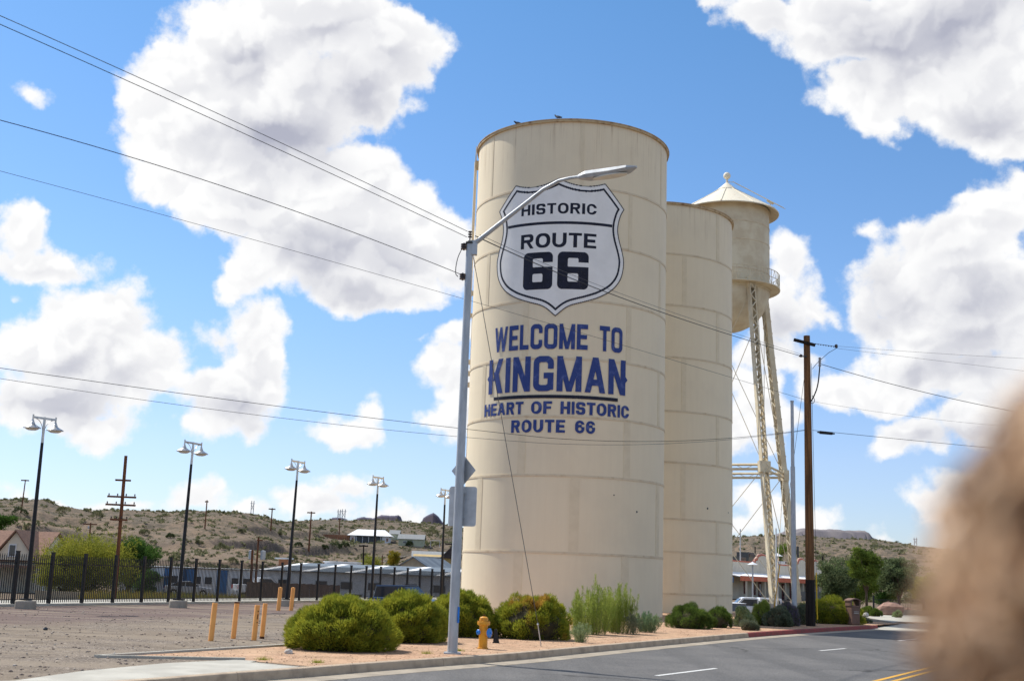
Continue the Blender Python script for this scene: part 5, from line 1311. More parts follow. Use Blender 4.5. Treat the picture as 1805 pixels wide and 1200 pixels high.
# right side park
tree(T_at(1477, 1070, 98, 0), 3.9, 1.6, 'dark round evergreen tree just right of the wooden pole', F_OAK, 'evergreen_tree', 41, .18, 12000, .2, .09, 36)
tree(T_at(1528, 1070, 92, 0), 5.0, 1.1, 'tallest bright green tree with a bare trunk behind the litter bin', F_LIME, 'young_tree', 42, .32, 8000, .2, .07, 30, sq=(1, 1, 1))
tree(T_at(1507, 1070, 104, 0), 3.9, 1.7, 'yellowish green small tree between the evergreen and the tallest tree', F_LIME, 'small_tree', 43, .12, 8000, .2, .08, 26)
tree(T_at(1586, 1072, 96, 0), 4.0, 1.4, 'dark green tree on a bare trunk left of the blurred head', F_OAK, 'evergreen_tree', 44, .30, 10000, .2, .09, 30)
tree(T_at(1628, 1070, 99, 0), 3.2, 1.3, 'small olive tree partly behind the blurred head', F_PALO, 'small_tree', 45, .25, 6000, .2, .07, 22)
tree(T_at(1555, 1070, 108, 0), 3.6, 1.5, 'leafy tree low behind the boulder', F_TREE, 'small_tree', 46, .12, 7000, .2, .08, 24)
for i, (px, py, s, lb) in enumerate(((1532, 1082, .55, 'low green bush left of the reddish boulder'), (1545, 1084, .4, 'small bush touching the reddish boulder'), (1583, 1076, .35, 'small tan bush right of the reddish boulder'))):
    shrub(px, py, 79-i, s, s*.8, s*1.1, lb, (F_LIME, F_DG, F_PALE)[i], 3500, 20, .09, .03, 50+i, 'bush', .3, 'low bushes round the boulder')
rock(1568, 1083, .85, 'large reddish boulder on the planting bed beyond the driveway', M_ROCKR, 33, (1.2, .8, .62), 'boulder')
for i, (px, py, s, lb) in enumerate(((1526, 1086, .2, 'small pale stone left end of the bed beyond the driveway'), (1602, 1080, .35, 'flat reddish rock right of the boulder'), (1551, 1083, .16, 'dark little stone left of the boulder'))):
    rock(px, py, s, lb, (M_ROCKW, M_ROCKR, M_DARKGR)[i], 34+i)
f2 = thing('iron_fence', 'low black iron fence behind the trees at right', 'fence', T_at(1540, 1068, 88, 0), R(2))
for i in range(9):
    inst(po_me, 'post', f2, (i*1.84, 0, -.75)); 
    if i < 8:
        for z in (.1, .95): inst(ra_me, 'rail', f2, (i*1.84+.92, 0, z), (0, 0, R(90)))
        mbp = MB()
        for k in range(14): mbp.box((i*0+.12+k*.123, 0, .5), (.018, .018, 1.05))
        mbp.build('picket_panel', M_BLACK, f2, loc=(i*1.84, 0, 0))
wl_ = thing('planter_wall', 'low tan block wall before the iron fence at right', 'wall', T_at(1545, 1072, 86, 0), R(1))
for i in range(14): MB().box((i*.81, 0, .16), (.8, .22, .36)).build('block', M_CONC, wl_)

# left, beyond the fence
def lowz(Y=105): return -1.3
tree(T_at(155, 1040, 104, -1.3), 5.2, 4.0, 'broad yellow-green palo verde tree behind the fence at left', F_PALO, 'palo_verde_tree', 61, .05, 26000, .26, .06, 60, trunk=M_BARK, sq=(1, .8, 1))
tree(T_at(112, 1040, 101, -1.3), 3.9, 1.9, 'lower yellow-green tree at the left end of the broad one', F_PALO, 'palo_verde_tree', 62, .05, 9000, .26, .06, 30)
tree(T_at(226, 1040, 112, -1.3), 5.3, 2.3, 'dark green tree just right of the telegraph pole', F_TREE, 'leafy_tree', 63, .12, 14000, .26, .12, 36)
tree(T_at(258, 1042, 108, -1.3), 2.4, 1.0, 'small green bushy tree by the white building corner', F_TREE, 'leafy_tree', 64, .1, 4000, .2, .08, 18)
tree(T_at(-8, 1010, 118, -1.0), 7.0, 1.6, 'dark tree at the far left edge of the frame', F_TREE, 'leafy_tree', 65, .3, 6000, .26, .12, 20)
tree(T_at(692, 1015, 150, .3), 3.9, 0.85, 'small tree with orange-yellow leaves on a thin trunk before the hillside road', foliage_mat('orange_yellow_leaves', (.34, .24, .03), (.2, .2, .03), 1.0, .3), 'small_tree', 66, .58, 3500, .2, .07, 16, open_=.3)
tree(T_at(655, 1000, 170, .5), 3.6, 1.8, 'loose yellow-green tree left of the orange-yellow one', F_PALO, 'small_tree', 67, .2, 5000, .26, .06, 22)
# garden wall and dry grass
gw = thing('garden_wall', 'low tan block wall behind the fence under the palo verde tree', 'wall', T_at(0, 1038, 97, -1.3))
p0 = at(70, 1040, 97); p1 = at(240, 1040, 97)
n = int((p1[0]-p0[0])/.6)
for i in range(n): MB().box((p0[0]+i*.6-gw.location.x, 0, .3), (.59, .2, .6)).build('block', M_TANW, gw)
r = np.random.default_rng(70); P = np.stack([r.uniform(-33, -16, 14000), r.uniform(88, 104, 14000), np.full(14000, -1.3)], -1)
P = P[(P[:, 0]/P[:, 1] > -.345)]; V_ = blades(P, np.array([0, 0, 1.])+r.normal(size=(len(P), 3))*.3, .75, .05, r)
tri_obj('dry_grass', V_, foliage_mat('dry_grass_blades', (.34, .24, .05), (.14, .17, .05), .25, .3), None, 'stuff')

def gable(name, label, cat, px0, px1, Yv, zb, hw_, hr, depth, wall, roof, rot=0, over=.3, axis='x', parts=(), hip=0):
    """house from picture columns px0..px1 at distance Yv; ridge along its front (x) or pointing at the viewer (y)"""
    a = at(px0, 1000, Yv); b = at(px1, 1000, Yv); w_ = (b[0]-a[0]); cx = (a[0]+b[0])/2
    t = thing(name, label, cat, (cx, Yv+depth/2, zb), rot)
    if axis == 'x':
        MB().extr([(-w_/2, -depth/2, 0), (-w_/2, depth/2, 0), (-w_/2, depth/2, hw_)]+([(-w_/2, 0, hr)] if not hip else [])+[(-w_/2, -depth/2, hw_)], (w_, 0, 0)).build('wall', wall, t)
        ov = over; e = hip*w_/2
        for s in (-1, 1):
            mb = MB().add([(-w_/2-ov, s*(depth/2+ov), hw_-.1), (w_/2+ov, s*(depth/2+ov), hw_-.1), (w_/2+ov-e, 0, hr+.06), (-w_/2-ov+e, 0, hr+.06),
                      (-w_/2-ov, s*(depth/2+ov), hw_-.22), (w_/2+ov, s*(depth/2+ov), hw_-.22), (w_/2+ov-e, 0, hr-.06), (-w_/2-ov+e, 0, hr-.06)],
                     [(0, 1, 2, 3), (7, 6, 5, 4), (0, 4, 5, 1), (1, 5, 6, 2), (3, 2, 6, 7), (0, 3, 7, 4)]); mb.build('roof', roof, t)
        if hip:
            for s in (-1, 1):
                MB().add([(s*(w_/2+ov), -(depth/2+ov), hw_-.1), (s*(w_/2+ov), depth/2+ov, hw_-.1), (s*(w_/2+ov-e), 0, hr+.06), (s*(w_/2+ov), -(depth/2+ov), hw_-.22), (s*(w_/2+ov), depth/2+ov, hw_-.22)], [(0, 1, 2), (3, 4, 1, 0)]).build('roof', roof, t)
    else:
        MB().extr([(-w_/2, -depth/2, 0), (w_/2, -depth/2, 0), (w_/2, -depth/2, hw_), (0, -depth/2, hr), (-w_/2, -depth/2, hw_)], (0, depth, 0)).build('wall', wall, t)
        for s in (-1, 1):
            k = (hr-hw_)/(w_/2); ex = s*(w_/2+over); ez = hw_-over*k
            MB().add([(0, -depth/2-over, hr+.08), (ex, -depth/2-over, ez+.08), (ex, depth/2+over, ez+.08), (0, depth/2+over, hr+.08), (0, -depth/2-over, hr-.04), (ex, -depth/2-over, ez-.04), (ex, depth/2+over, ez-.04), (0, depth/2+over, hr-.04)],
                     [(0, 1, 2, 3), (7, 6, 5, 4), (0, 4, 5, 1), (1, 5, 6, 2), (2, 6, 7, 3)]).build('roof', roof, t)
    for (nm, x, z, ww, hh, mt_) in parts:
        fr = MB().box((x*w_/2, -depth/2-.03, z), (ww+.12, .06, hh+.12)).build(nm, M_WWALL, t); MB().box((x*w_/2, -depth/2-.055, z), (ww, .04, hh)).build('pane' if nm == 'window' else 'panel', mt_, fr)
    return t
# A brown roofed house at the left edge
h = gable('house', 'tan house with brown shingle gable and white porch columns at the left edge', 'house', -75, 62, 112, -1.3, 3.0, 5.6, 9, M_STUCCO, M_ROOFB, axis='x')
wA = at(62, 1000, 112)[0]-at(-75, 1000, 112)[0]
pa = at(28, 1000, 112)[0]-h.location.x
mb = MB().extr([(pa-1.9, -5.2, 2.9), (pa+1.9, -5.2, 2.9), (pa, -5.2, 5.45)], (0, 5, 0)); mb.build('front_gable', M_STUCCO, h)
for s in (-1, 1): MB().add([(pa, -5.5, 5.65), (pa+s*2.3, -5.5, 2.75), (pa+s*2.3, 0, 2.75), (pa, 0, 5.65), (pa, -5.5, 5.5), (pa+s*2.3, -5.5, 2.6), (pa+s*2.3, 0, 2.6), (pa, 0, 5.5)], [(0, 1, 2, 3), (7, 6, 5, 4), (0, 4, 5, 1), (1, 5, 6, 2), (2, 6, 7, 3)]).build('gable_roof', M_ROOFB, h)
fr = MB().box((pa-.2, -5.24, 3.75), (.7, .08, 1.15)).build('window', M_WWALL, h); MB().box((pa-.2, -5.28, 3.75), (.52, .06, .95)).build('pane', M_GLASS, fr)
MB().box((2.2, -6.3, 2.35), (7.5, 3.0, .22)).build('porch_roof', M_ROOFB, h)
for x in (-.8, 1.2, 3.2, 5.7): MB().box((x, -7.6, 1.15), (.2, .2, 2.3)).build('porch_column', M_WWALL, h)
# D long white and blue building
a = at(212, 1000, 128); b = at(470, 1000, 122)
def slab(name, label, cat, A, B, dep, z0, z1, mt, roofmt=None):
    A = Vector((A[0], A[1], 0)); B = Vector((B[0], B[1], 0)); L = (B-A).length; an = math.atan2(B.y-A.y, B.x-A.x)
    t = thing(name, label, cat, (A.x, A.y, z0), an); MB().box((L/2, dep/2, (z1-z0)/2), (L, dep, z1-z0)).build('wall', mt, t)
    MB().box((L/2, dep/2, z1-z0+.06), (L+.3, dep+.3, .12)).build('roof', roofmt or mt, t); return t, L
t, L = slab('workshop', 'long white workshop with blue doors seen through the iron fence', 'workshop', a, b, 9, -1.3, 1.35, M_WWALL, M_ROOFW)
for f_, w_ in ((.03, 1.6), (.315, .7), (.44, .5), (.47, 1.6), (.69, 1.2)): MB().box((L*f_+.4, -.04, 1.3 if f_ > .1 else 1.9), (w_, .08, 2.6 if f_ > .1 else 1.3)).build('door', M_BWALL, t)
for f_ in (.08, .14, .20, .39, .55, .62, .80, .88):
    fr = MB().box((L*f_, -.03, 1.5), (.95, .06, .85)).build('window', M_WWALL, t); MB().box((L*f_, -.06, 1.5), (.8, .05, .7)).build('pane', M_GLASS, fr)
MB().box((L*.16, -1.0, 1.75), (7.0, 2.0, .12)).build('canopy', M_ROOFM, t)
# F long metal roofed building
a = at(460, 1000, 118); b = at(835, 1000, 112); A = Vector((a[0], a[1], 0)); B = Vector((b[0], b[1], 0)); L = (B-A).length
t = thing('warehouse', 'long white warehouse with a pale blue metal roof behind the fence', 'warehouse', (A.x, A.y, -1.3), math.atan2(B.y-A.y, B.x-A.x))
MB().box((L/2, 6, 1.4), (L, 12, 2.8)).build('wall', M_WWALL, t)
npan = 24
for i in range(npan):
    x0 = L*i/npan; x1 = L*(i+1)/npan-.03
    MB().add([(x0, -.5, 2.82), (x1, -.5, 2.82), (x1, 9, 3.62), (x0, 9, 3.62), (x0, -.5, 2.74), (x1, -.5, 2.74), (x1, 9, 3.54), (x0, 9, 3.54)], [(0, 1, 2, 3), (7, 6, 5, 4), (0, 4, 5, 1), (1, 5, 6, 2), (3, 2, 6, 7), (0, 3, 7, 4)]).build('roof_panel', M_ROOFM if i % 5 else M_ROOFW, t)
for f_ in (.12, .3, .42, .55, .72, .85):
    fr = MB().box((L*f_, -.03, 1.6), (1.3, .06, .8)).build('window', M_GALV2, t); MB().box((L*f_, -.06, 1.6), (1.15, .05, .65)).build('pane', M_GLASS, fr)
# G white flat sheds behind it
for (x0, x1, y_, Yq, lb) in ((572, 629, 990, 142, 'white flat roofed shed rising behind the metal roofed warehouse'), (657, 684, 998, 136, 'thin white roof edge right of the white shed'), (766, 797, 1003, 132, 'small white roof at the right end of the metal roofed warehouse'), (547, 572, 994, 139, 'low white annex left of the white shed')):
    a = at(x0, y_, Yq); b = at(x1, y_+2, Yq); slab('shed', lb, 'shed', a, b, 4, -1.3, a[2], M_WWALL, M_ROOFW)
# E brown board fence
a = at(436, 1030, 92); b = at(604, 1030, 90)
t = thing('board_fence', 'brown wooden board fence seen through the iron fence', 'fence', (a[0], a[1], -1.3), math.atan2(b[1]-a[1], b[0]-a[0]))
L = math.hypot(b[0]-a[0], b[1]-a[1]); n = int(L/.20)
for i in range(n): MB().box((i*.2, 0, .95), (.185, .03, 1.9+.04*(i % 3))).build('board', M_BOARD, t)
# L grey bins, H gable house, I yellow house
p = at(625, 1035, 84); o = MB().box((0, 0, .7), (1.0, .8, 1.3)).box((0, 0, 1.38), (1.1, .9, .1)).build('utility_cabinet', M_DARKGR, loc=(p[0], p[1], -1.3), bevel=.02); tag(o, 'dark grey utility cabinet with pale lid right of the board fence', 'cabinet')
p = at(468, 1025, 110)
t = gable('barn', 'tan barn with a grey metal gable roof beyond the warehouse', 'barn', 706, 792, 150, .2, 1.6, 3.4, 12, M_TANW, M_ROOFM, rot=R(-14), axis='y')
t = gable('house', 'yellow house with a dark gable roof up behind the tan barn', 'house', 724, 795, 190, 1.6, 2.7, 3.5, 9, M_YELW, M_ROOFG, rot=R(4), axis='x', parts=(('door', .25, 1.0, .9, 2.0, M_DRED),))
MB().extr([(1.0, -5.2, 2.5), (5.0, -5.2, 2.5), (3.0, -5.2, 4.6)], (0, 4, 0)).build('front_gable', M_ROOFD, t)
def onhill(px, py): return hit(px, py)
def hillhouse(name, label, px0, px1, pyb, ht, hr, dep, wall, roof, hip=0, axis='x', parts=(), over=.5, dz=0):
    c = onhill((px0+px1)/2, pyb); Yv = c[1]
    t = gable(name, label, 'house', px0, px1, Yv, c[2]+dz, ht, hr, dep, wall, roof, axis=axis, hip=hip, parts=parts, over=over)
    MB().box((0, 0, -1.2), (abs(at(px1, 1000, Yv)[0]-at(px0, 1000, Yv)[0]), dep, 2.4)).build('foundation', M_CONC, t)
    return t, Yv
t, Yv = hillhouse('house', 'white house with broad white hipped roof and dark porch on the hillside', 614, 683, 957, 3.4, 6.0, 10, M_WWALL, M_ROOFW, hip=.42, over=1.2)
s_ = Yv/300
MB().box((-.2*s_, -5.08, 1.6), (6.6*s_, .12, 2.9)).build('porch_shade_slab', M_DARKGR, t)  # flat slab on the wall, the porch's shade put in as dark colour
for i in range(5): MB().box(((-3.2+i*1.5)*s_, -5.3, 1.6), (.2, .2, 3.1)).build('porch_post', M_WWALL, t)
for x in (-4.2, 4.4):
    fr = MB().box((x*s_, -5.08, 1.7), (.9, .1, 1.3)).build('window', M_TERRA, t); MB().box((x*s_, -5.12, 1.7), (.65, .1, 1.1)).build('pane', M_GLASS, fr)
hillhouse('house', 'pale green house with grey roof just right of the white roofed one', 684, 700, 951, 2.7, 4.4, 8, M_GREENW, M_ROOFG)
t, Yv = hillhouse('house', 'long pale green house with grey roof and white patio cover on the hillside', 700, 744, 962, 2.9, 4.8, 9, M_GREENW, M_ROOFG, parts=(('window', -.5, 1.5, 1.2, .9, M_GLASS), ('window', .1, 1.5, .8, .9, M_GLASS)))
MB().box((6.2*Yv/300, -5.5, 2.5), (3.2, 4, .15)).build('patio_cover', M_ROOFW, t)
for x in (5, 7.2): MB().box((x*Yv/300, -7.2, 1.1), (.15, .15, 2.6)).build('patio_post', M_WWALL, t)
c = onhill(598, 951); t = thing('board_fence', 'reddish wooden fence left of the white roofed hillside house', 'fence', c)
for i in range(20): MB().box((-4.4*c[1]/300+i*.46*c[1]/300, 0, .9), (.43*c[1]/300, .05, 2.4)).build('board', M_REDF, t)
# chimney like wooden tower
c = (at(500, 1000, 128)); t = thing('wooden_vent_tower', 'small brown wooden tower with a flat cap above the workshop roofs', 'vent tower', (c[0], c[1], -1.3))
ztop = at(500, 982, 128)[2]+1.3
MB().box((0, 0, (ztop-.2)/2), (.95, .95, ztop-.2)).build('shaft', M_REDF, t); MB().box((0, 0, ztop-.1), (1.7, 1.7, .14)).build('cap', M_GALV2, t)

# ------------------------------------------------------------------ wooden poles in the distance
def pole(px, yb, yt, Y, label, wpx, arms=(), mt=M_WOODR, zb=None, lean=0, cans=0, pxb=None, ground_hill=False):
    if ground_hill: c = onhill(px if pxb is None else pxb, yb); Y = c[1]; z0 = c[2]
    top = at(px, yt, Y); bx_p = at(pxb if pxb is not None else px, yb, Y)
    z0 = zb if zb is not None else (z0 if ground_hill else bx_p[2])
    bx = bx_p[0]
    t = thing('telegraph_pole', label, 'telegraph pole', (bx, Y, z0)); r_ = wpx/2106*Y/2; tv = Vector((top[0]-bx, 0, top[2]-z0))
    MB().tube([(0, 0, -1.5), tuple(tv)], [r_*1.1, r_*.8], 8).build('shaft', mt, t, smooth='auto')
    for (yy, half, off) in arms:
        f = ((yb-yy)/(yb-yt)); p = tv*f; hw_ = half/2106*Y
        MB().box((p.x+off/2106*Y, -r_-.05, p.z), (hw_*2, .09, .11*max(1, Y/110)), ry=R(.5)).build('crossarm', M_WOODB if mt != M_WOODR else mt, t)
        if hw_ > .5:
            mb = MB()
            for k in range(4): mb.lathe([(.0, .16), (.04, .14), (.04, .04), (.015, 0)], (p.x+off/2106*Y+hw_*(-.9+.6*k), -r_-.05, p.z+.05), 6)
            mb.build('insulators', M_INS, t)
    for k in range(cans):
        p = tv*.62; MB().lathe([(0, .0), (.22, .02), (.22, .75), (0, .8)], (p.x+(-.5 if k == 0 else .5), -.1, p.z+.2), 10).build('transformer', M_GALV, t)
    return t
pole(222, 1046, 803, 74, 'reddish telegraph pole with four crossarms between the two nearest lamps', 7.0, ((842, 13.5, 0), (868, 25, 0), (880.5, 26, -1), (903.5, 15, -2)), zb=-1.3, pxb=203)
pole(45, 903, 845, 0, 'distant pole with one crossarm on the hill crest at far left', 2.4, ((846.5, 7, 0),), ground_hill=True, pxb=37)
pole(160, 955, 921, 0, 'short pole with a grey transformer on the hillside above the palo verde', 3, ((924, 12, 0),), ground_hill=True, cans=1, pxb=157)
pole(365, 932, 881, 0, 'thin pole on the hillside right of the second lamp', 2.5, ((884, 3, 0),), ground_hill=True, pxb=361)
pole(480, 938, 895, 0, 'thin pole with crossarm left of the third lamp', 2.5, ((897, 6, 0),), ground_hill=True, pxb=477)
pole(549, 972, 901, 0, 'pole with crossarm on the slope right of the third lamp', 3, ((903.5, 7, 0),), ground_hill=True, pxb=544)
pole(599, 942, 913, 0, 'thin pole on the slope left of the white roofed house', 2, ((915, 3, 0),), ground_hill=True, pxb=598)
pole(456, 1026, 946, 104, 'pole with two grey transformers behind the iron fence', 4, ((950, 5, 3),), zb=-1.3, cans=2, pxb=450)
pole(445, 1045, 969, 96, 'bare wooden pole stub left of the pole with two transformers', 5, (), zb=-1.3, pxb=442)
pole(641, 999, 960, 165, 'thin pole in front of the slope below the white roofed house', 3, ((962, 8, 0),), mt=M_WOODB)
pole(674, 999, 978, 160, 'short thin pole near the hillside road', 2.2, ())
pole(797, 1003, 957, 150, 'pole with crossarm close to the left edge of the painted tank', 3, ((959, 9, -3),), mt=M_WOODB)
pole(571, 997, 985, 150, 'short dark stub pole above the warehouse roof', 2, ())
pole(1331, 985, 963, 190, 'dark pole behind the depot roof left of the tower legs', 2.5, (), mt=M_WOODB, zb=0)
pole(1450, 1010, 980, 160, 'dark pole rising behind the right end of the depot', 4, (), mt=M_WOODB, zb=0)
pole(1495, 1014, 988, 160, 'dark pole behind the trees right of the wooden utility pole', 3, (), mt=M_WOODB, zb=0)
pole(1565, 1016, 1001, 160, 'dark pole behind the trees left of the blurred head', 3, (), mt=M_WOODB, zb=0)
def pylon(px, yb, yt, wpx, label, D=None):
    c = onhill(px, yb+1); Y = c[1]; t = thing('transmission_tower', label, 'pylon', c, 0, 'pylons on the skyline'); H = (yb-yt)/2106*Y+2; w_ = wpx/2106*Y
    for s in (-1, 1): MB().tube([(s*w_/2, 0, -2), (s*w_/2, 0, H)], .17*Y/500, 5).build('leg', M_GALV, t)
    MB().box((0, 0, H*.8), (w_*1.9, .15, .22*Y/500)).build('crossarm', M_GALV, t)
    MB().tube([(-w_/2, 0, H*.3), (w_/2, 0, H*.75)], .08*Y/500, 4).tube([(w_/2, 0, H*.3), (-w_/2, 0, H*.75)], .08*Y/500, 4).build('cross_brace', M_GALV, t)
pylon(128, 891, 878, 4, 'pylon on the skyline above the palo verde tree'); pylon(399, 900, 886, 4, 'right pylon of the pair on the crest of the left hill')
pylon(385, 899, 888, 3, 'left and smaller pylon of the pair on the crest of the left hill'); pylon(444, 905, 889, 4, 'pylon on the descending end of the left hill crest')
pylon(597, 917, 903, 4, 'left pylon of the two over the flat far butte'); pylon(605, 917, 902, 5, 'right pylon of the two over the flat far butte'); pylon(1614, 962, 952, 4, 'pylon on the ridge left of the blurred head')

# ------------------------------------------------------------------ buttes and mesa far away
M_BUT = mat('dark_butte_rock', (0.135, 0.125, 0.165), 1, col2=(0.085, 0.08, 0.115), scale=.02, bump=1.0, bscale=.08, stretch=(1, 1, .35))
M_MESA = mat('mesa_rock', (0.24, 0.215, 0.205), 1, col2=(0.15, 0.135, 0.15), scale=.02, bump=1.0, bscale=.1, stretch=(1, 1, .2))
def butte(name, label, prof, Y, dep, mt, seed, cliff=.5, zb=None):
    """prof: skyline pixels; the butte is a solid hill of real depth standing at distance Y"""
    r = np.random.default_rng(seed); P = [at(x, y, Y) for x, y in prof]; xs = np.array([p[0] for p in P]); zs = np.array([p[2] for p in P])
    n = 90; m_ = 16; X = np.linspace(xs[0], xs[-1], n); Zt = np.interp(X, xs, zs); z0 = zb if zb is not None else min(zs)-60
    jx = fbm(X/18+seed, X*0+seed, 4); Zt = Zt+(jx-.47)*5
    V = []; F = []
    for j in range(m_+1):
        f = j/m_; q = abs(f-.5)*2     # 0 middle, 1 at the feet
        hfac = 1-sstep(.42, .47, q)*cliff-(1-cliff)*max(0, (q-.3)/.7)
        for i in range(n):
            y = Y+(f-.5)*dep+(fbm(np.array([X[i]/25+j*.3]), np.array([seed*1.0]), 3)[0]-.47)*dep*.12*q
            V.append((X[i], y, z0+(Zt[i]-z0)*hfac))
    for j in range(m_):
        for i in range(n-1): F.append((j*n+i, j*n+i+1, (j+1)*n+i+1, (j+1)*n+i))
    me = mesh_np(name, V, np.array(F)); o = link(me, name, mt, smooth=False); struct(o); return o
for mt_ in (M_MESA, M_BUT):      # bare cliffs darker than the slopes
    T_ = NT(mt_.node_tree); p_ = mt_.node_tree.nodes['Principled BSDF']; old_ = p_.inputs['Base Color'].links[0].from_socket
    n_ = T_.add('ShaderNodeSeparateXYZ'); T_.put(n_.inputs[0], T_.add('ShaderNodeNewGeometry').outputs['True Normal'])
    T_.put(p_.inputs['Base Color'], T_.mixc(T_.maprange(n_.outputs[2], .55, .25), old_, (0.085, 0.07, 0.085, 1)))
butte('butte', '', [(578, 925), (585, 918), (590, 914), (608, 913), (616, 918), (624, 926)], 2600, 260, M_BUT, 1)
butte('butte', '', [(625, 925), (632, 915), (645, 912), (660, 914), (668, 910), (674, 908), (690, 910), (704, 909), (708, 920), (712, 926)], 2700, 260, M_BUT, 2)
butte('butte', '', [(738, 928), (745, 918), (748, 912), (757, 907), (765, 905), (772, 910), (778, 917), (783, 922), (786, 930)], 2500, 200, M_BUT, 3)
butte('mesa', '', [(1340, 962), (1358, 943), (1380, 939), (1398, 934), (1430, 934), (1470, 936), (1508, 936), (1511, 943), (1522, 949), (1545, 960), (1570, 968)], 2400, 500, M_MESA, 4, .38)

# ------------------------------------------------------------------ scrub over the hills
def scrub():
    r = np.random.default_rng(77); n = 30000
    A = r.uniform(-.48, .42, n); D = 168*np.exp(r.random(n)*math.log(1000/168))
    X = D*np.sin(A); Y = D*np.cos(A); keep = fbm(X/22+5, Y/22+2, 3)+r.random(n)*.45 > .64
    X, Y, D = X[keep], Y[keep], D[keep]; Z = terrain(X, Y); n = len(X)
    s = (.28+1.0*r.random(n)**2.2)*(1+.5*(D > 500)); k = 9
    d = r.normal(size=(n, k, 3)); d[..., 2] = np.abs(d[..., 2]); d /= np.linalg.norm(d, axis=-1)[..., None]
    C = np.stack([X, Y, Z], -1)[:, None]+d*s[:, None, None]*np.array([1, 1, .65])*(.5+.4*r.random((n, k, 1)))
    N = d+r.normal(size=(n, k, 3))*.5; t_ = np.cross(N, r.normal(size=(n, k, 3))); t_ /= np.linalg.norm(t_, axis=-1)[..., None]
    N /= np.linalg.norm(N, axis=-1)[..., None]; sz = s[:, None, None]*.55
    V = np.stack([C-t_*sz-N*sz*.3, C+t_*sz-N*sz*.3, C+N*sz], 2).reshape(-1, 3, 3)
    return V
tri_obj('desert_scrub', scrub(), F_DES, None, 'stuff')
# bushes large enough to tell apart
BUS = [(590, 968, 2.6, 'broad dark green bush on the slope left of the white roofed house'), (572, 968, 1.5, 'dark bush at the left end of the broad one on the slope'), (608, 964, 1.5, 'bush at the right end of the broad dark one on the slope'),
 (388, 968, 2.2, 'large green bush on the slope between the second lamp and the poles'), (300, 948, 1.5, 'small dark green bush on the slope left of the second lamp'), (255, 942, 1.8, 'wide olive bush on the slope right of the telegraph pole'),
 (526, 964, 1.5, 'round dark bush on the slope just right of the third lamp'), (410, 992, 2.0, 'olive bush low on the slope above the workshop'), (350, 960, 1.5, 'pale bush on the slope right of the second lamp'),
 (480, 985, 2.6, 'large grey-green bush left of the wooden vent tower'), (515, 990, 2.2, 'grey-green bush right of the wooden vent tower'), (110, 905, 2.4, 'bush high on the left hill above the palo verde'), (35, 908, 2.6, 'dark bush high on the left hill near its crest pole'),
 (170, 912, 2.2, 'bush high on the left hill left of the telegraph pole crossarms'), (425, 940, 1.5, 'yellowish bush on the upper slope above the transformers'), (494, 944, 1.2, 'small yellow-green bush left of the third lamp top slope'), (50, 935, 2.0, 'pale green bush above the brown roofed house'),
 (640, 985, 2.0, 'yellow-green bush at the foot of the slope below the white roofed house'), (560, 997, 1.6, 'green bush at the foot of the slope above the warehouse roof'), (762, 945, 2.8, 'leafy pale green bush right of the long pale green house'), (722, 962, 1.6, 'dark round bush in front of the long pale green house'),
 (790, 950, 3.0, 'tall green bush beside the left edge of the painted tank'), (1345, 985, 2.0, 'bush behind the depot roof between the tower legs')]
for i, (px, py, s, lb) in enumerate(BUS):
    c = onhill(px, py); t = thing('desert_bush', lb, 'bush', c, 0, 'larger bushes on the hillside'); k = s*c[1]/330*.8
    tri_obj('foliage', shrub_mesh(k, k*.9, k*.95, 16, 900, .34*c[1]/330, .13*c[1]/330, 90+i, lump=.35), F_DESD if 'dark' in lb else F_DES, t); MB().tube([(0, 0, -.5), (0, 0, k*.5)], .1, 5).build('stem', M_TWIG, t)

# ------------------------------------------------------------------ depot at right
DA = at(1262, 1050, 139); DB = at(1452, 1050, 180); A = Vector((DA[0], DA[1], 0)); B = Vector((DB[0], DB[1], 0)); L = (B-A).length
dp = thing('railway_depot', 'long beige mission style depot with terracotta trim and red awning', 'depot', (A.x, A.y, -.02), math.atan2(B.y-A.y, B.x-A.x))
HD = 4.35
MB().box((L/2, 7, HD/2), (L, 14, HD)).build('wall', M_STUCCO, dp)
MB().add([(-.3, -3.0, 2.62), (L+.3, -3.0, 2.62), (L+.3, .0, 3.15), (-.3, .0, 3.15), (-.3, -3.0, 2.55), (L+.3, -3.0, 2.55), (L+.3, 0, 3.05), (-.3, 0, 3.05)], [(0, 1, 2, 3), (7, 6, 5, 4), (0, 4, 5, 1), (1, 5, 6, 2), (0, 3, 7, 4)]).build('awning_roof', M_ROOFW, dp)
MB().box((L/2, -3.02, 2.40), (L+.6, .10, .55)).build('awning_fascia', M_TERRA, dp)
def coping(x0, x1, prof): 
    """mission parapet: a raised panel with curved shoulders and a thick coloured coping"""
    pts = [(x0+(x1-x0)*u, z) for u, z in prof]
    MB().extr([(x, -.02, z) for x, z in [(x0, HD-.1)]+pts+[(x1, HD-.1)]], (0, .5, 0)).build('parapet', M_STUCCO, dp)
    MB().tube([(x, .2, z+.05) for x, z in pts], .17, 6).build('parapet_coping', M_TERRA, dp)
    MB().tube([(x, .2, z+.22) for x, z in pts], .10, 6).build('parapet_cap', M_PINK, dp)
sh1 = [(0, HD), (.08, HD), (.10, HD+.35), (.18, HD+.4), (.22, HD+.75), (.30, HD+1.0), (.5, HD+1.15), (.70, HD+1.0), (.78, HD+.75), (.82, HD+.4), (.90, HD+.35), (.92, HD), (1, HD)]
sc_g = [(u, HD+(z-HD)*1.0) for u, z in sh1]
segs = [(0.0, .17, 0), (.17, .36, 'flat'), (.36, .52, 1), (.52, .78, 'flat'), (.78, 1.0, 1)]
xa = L*.075; 
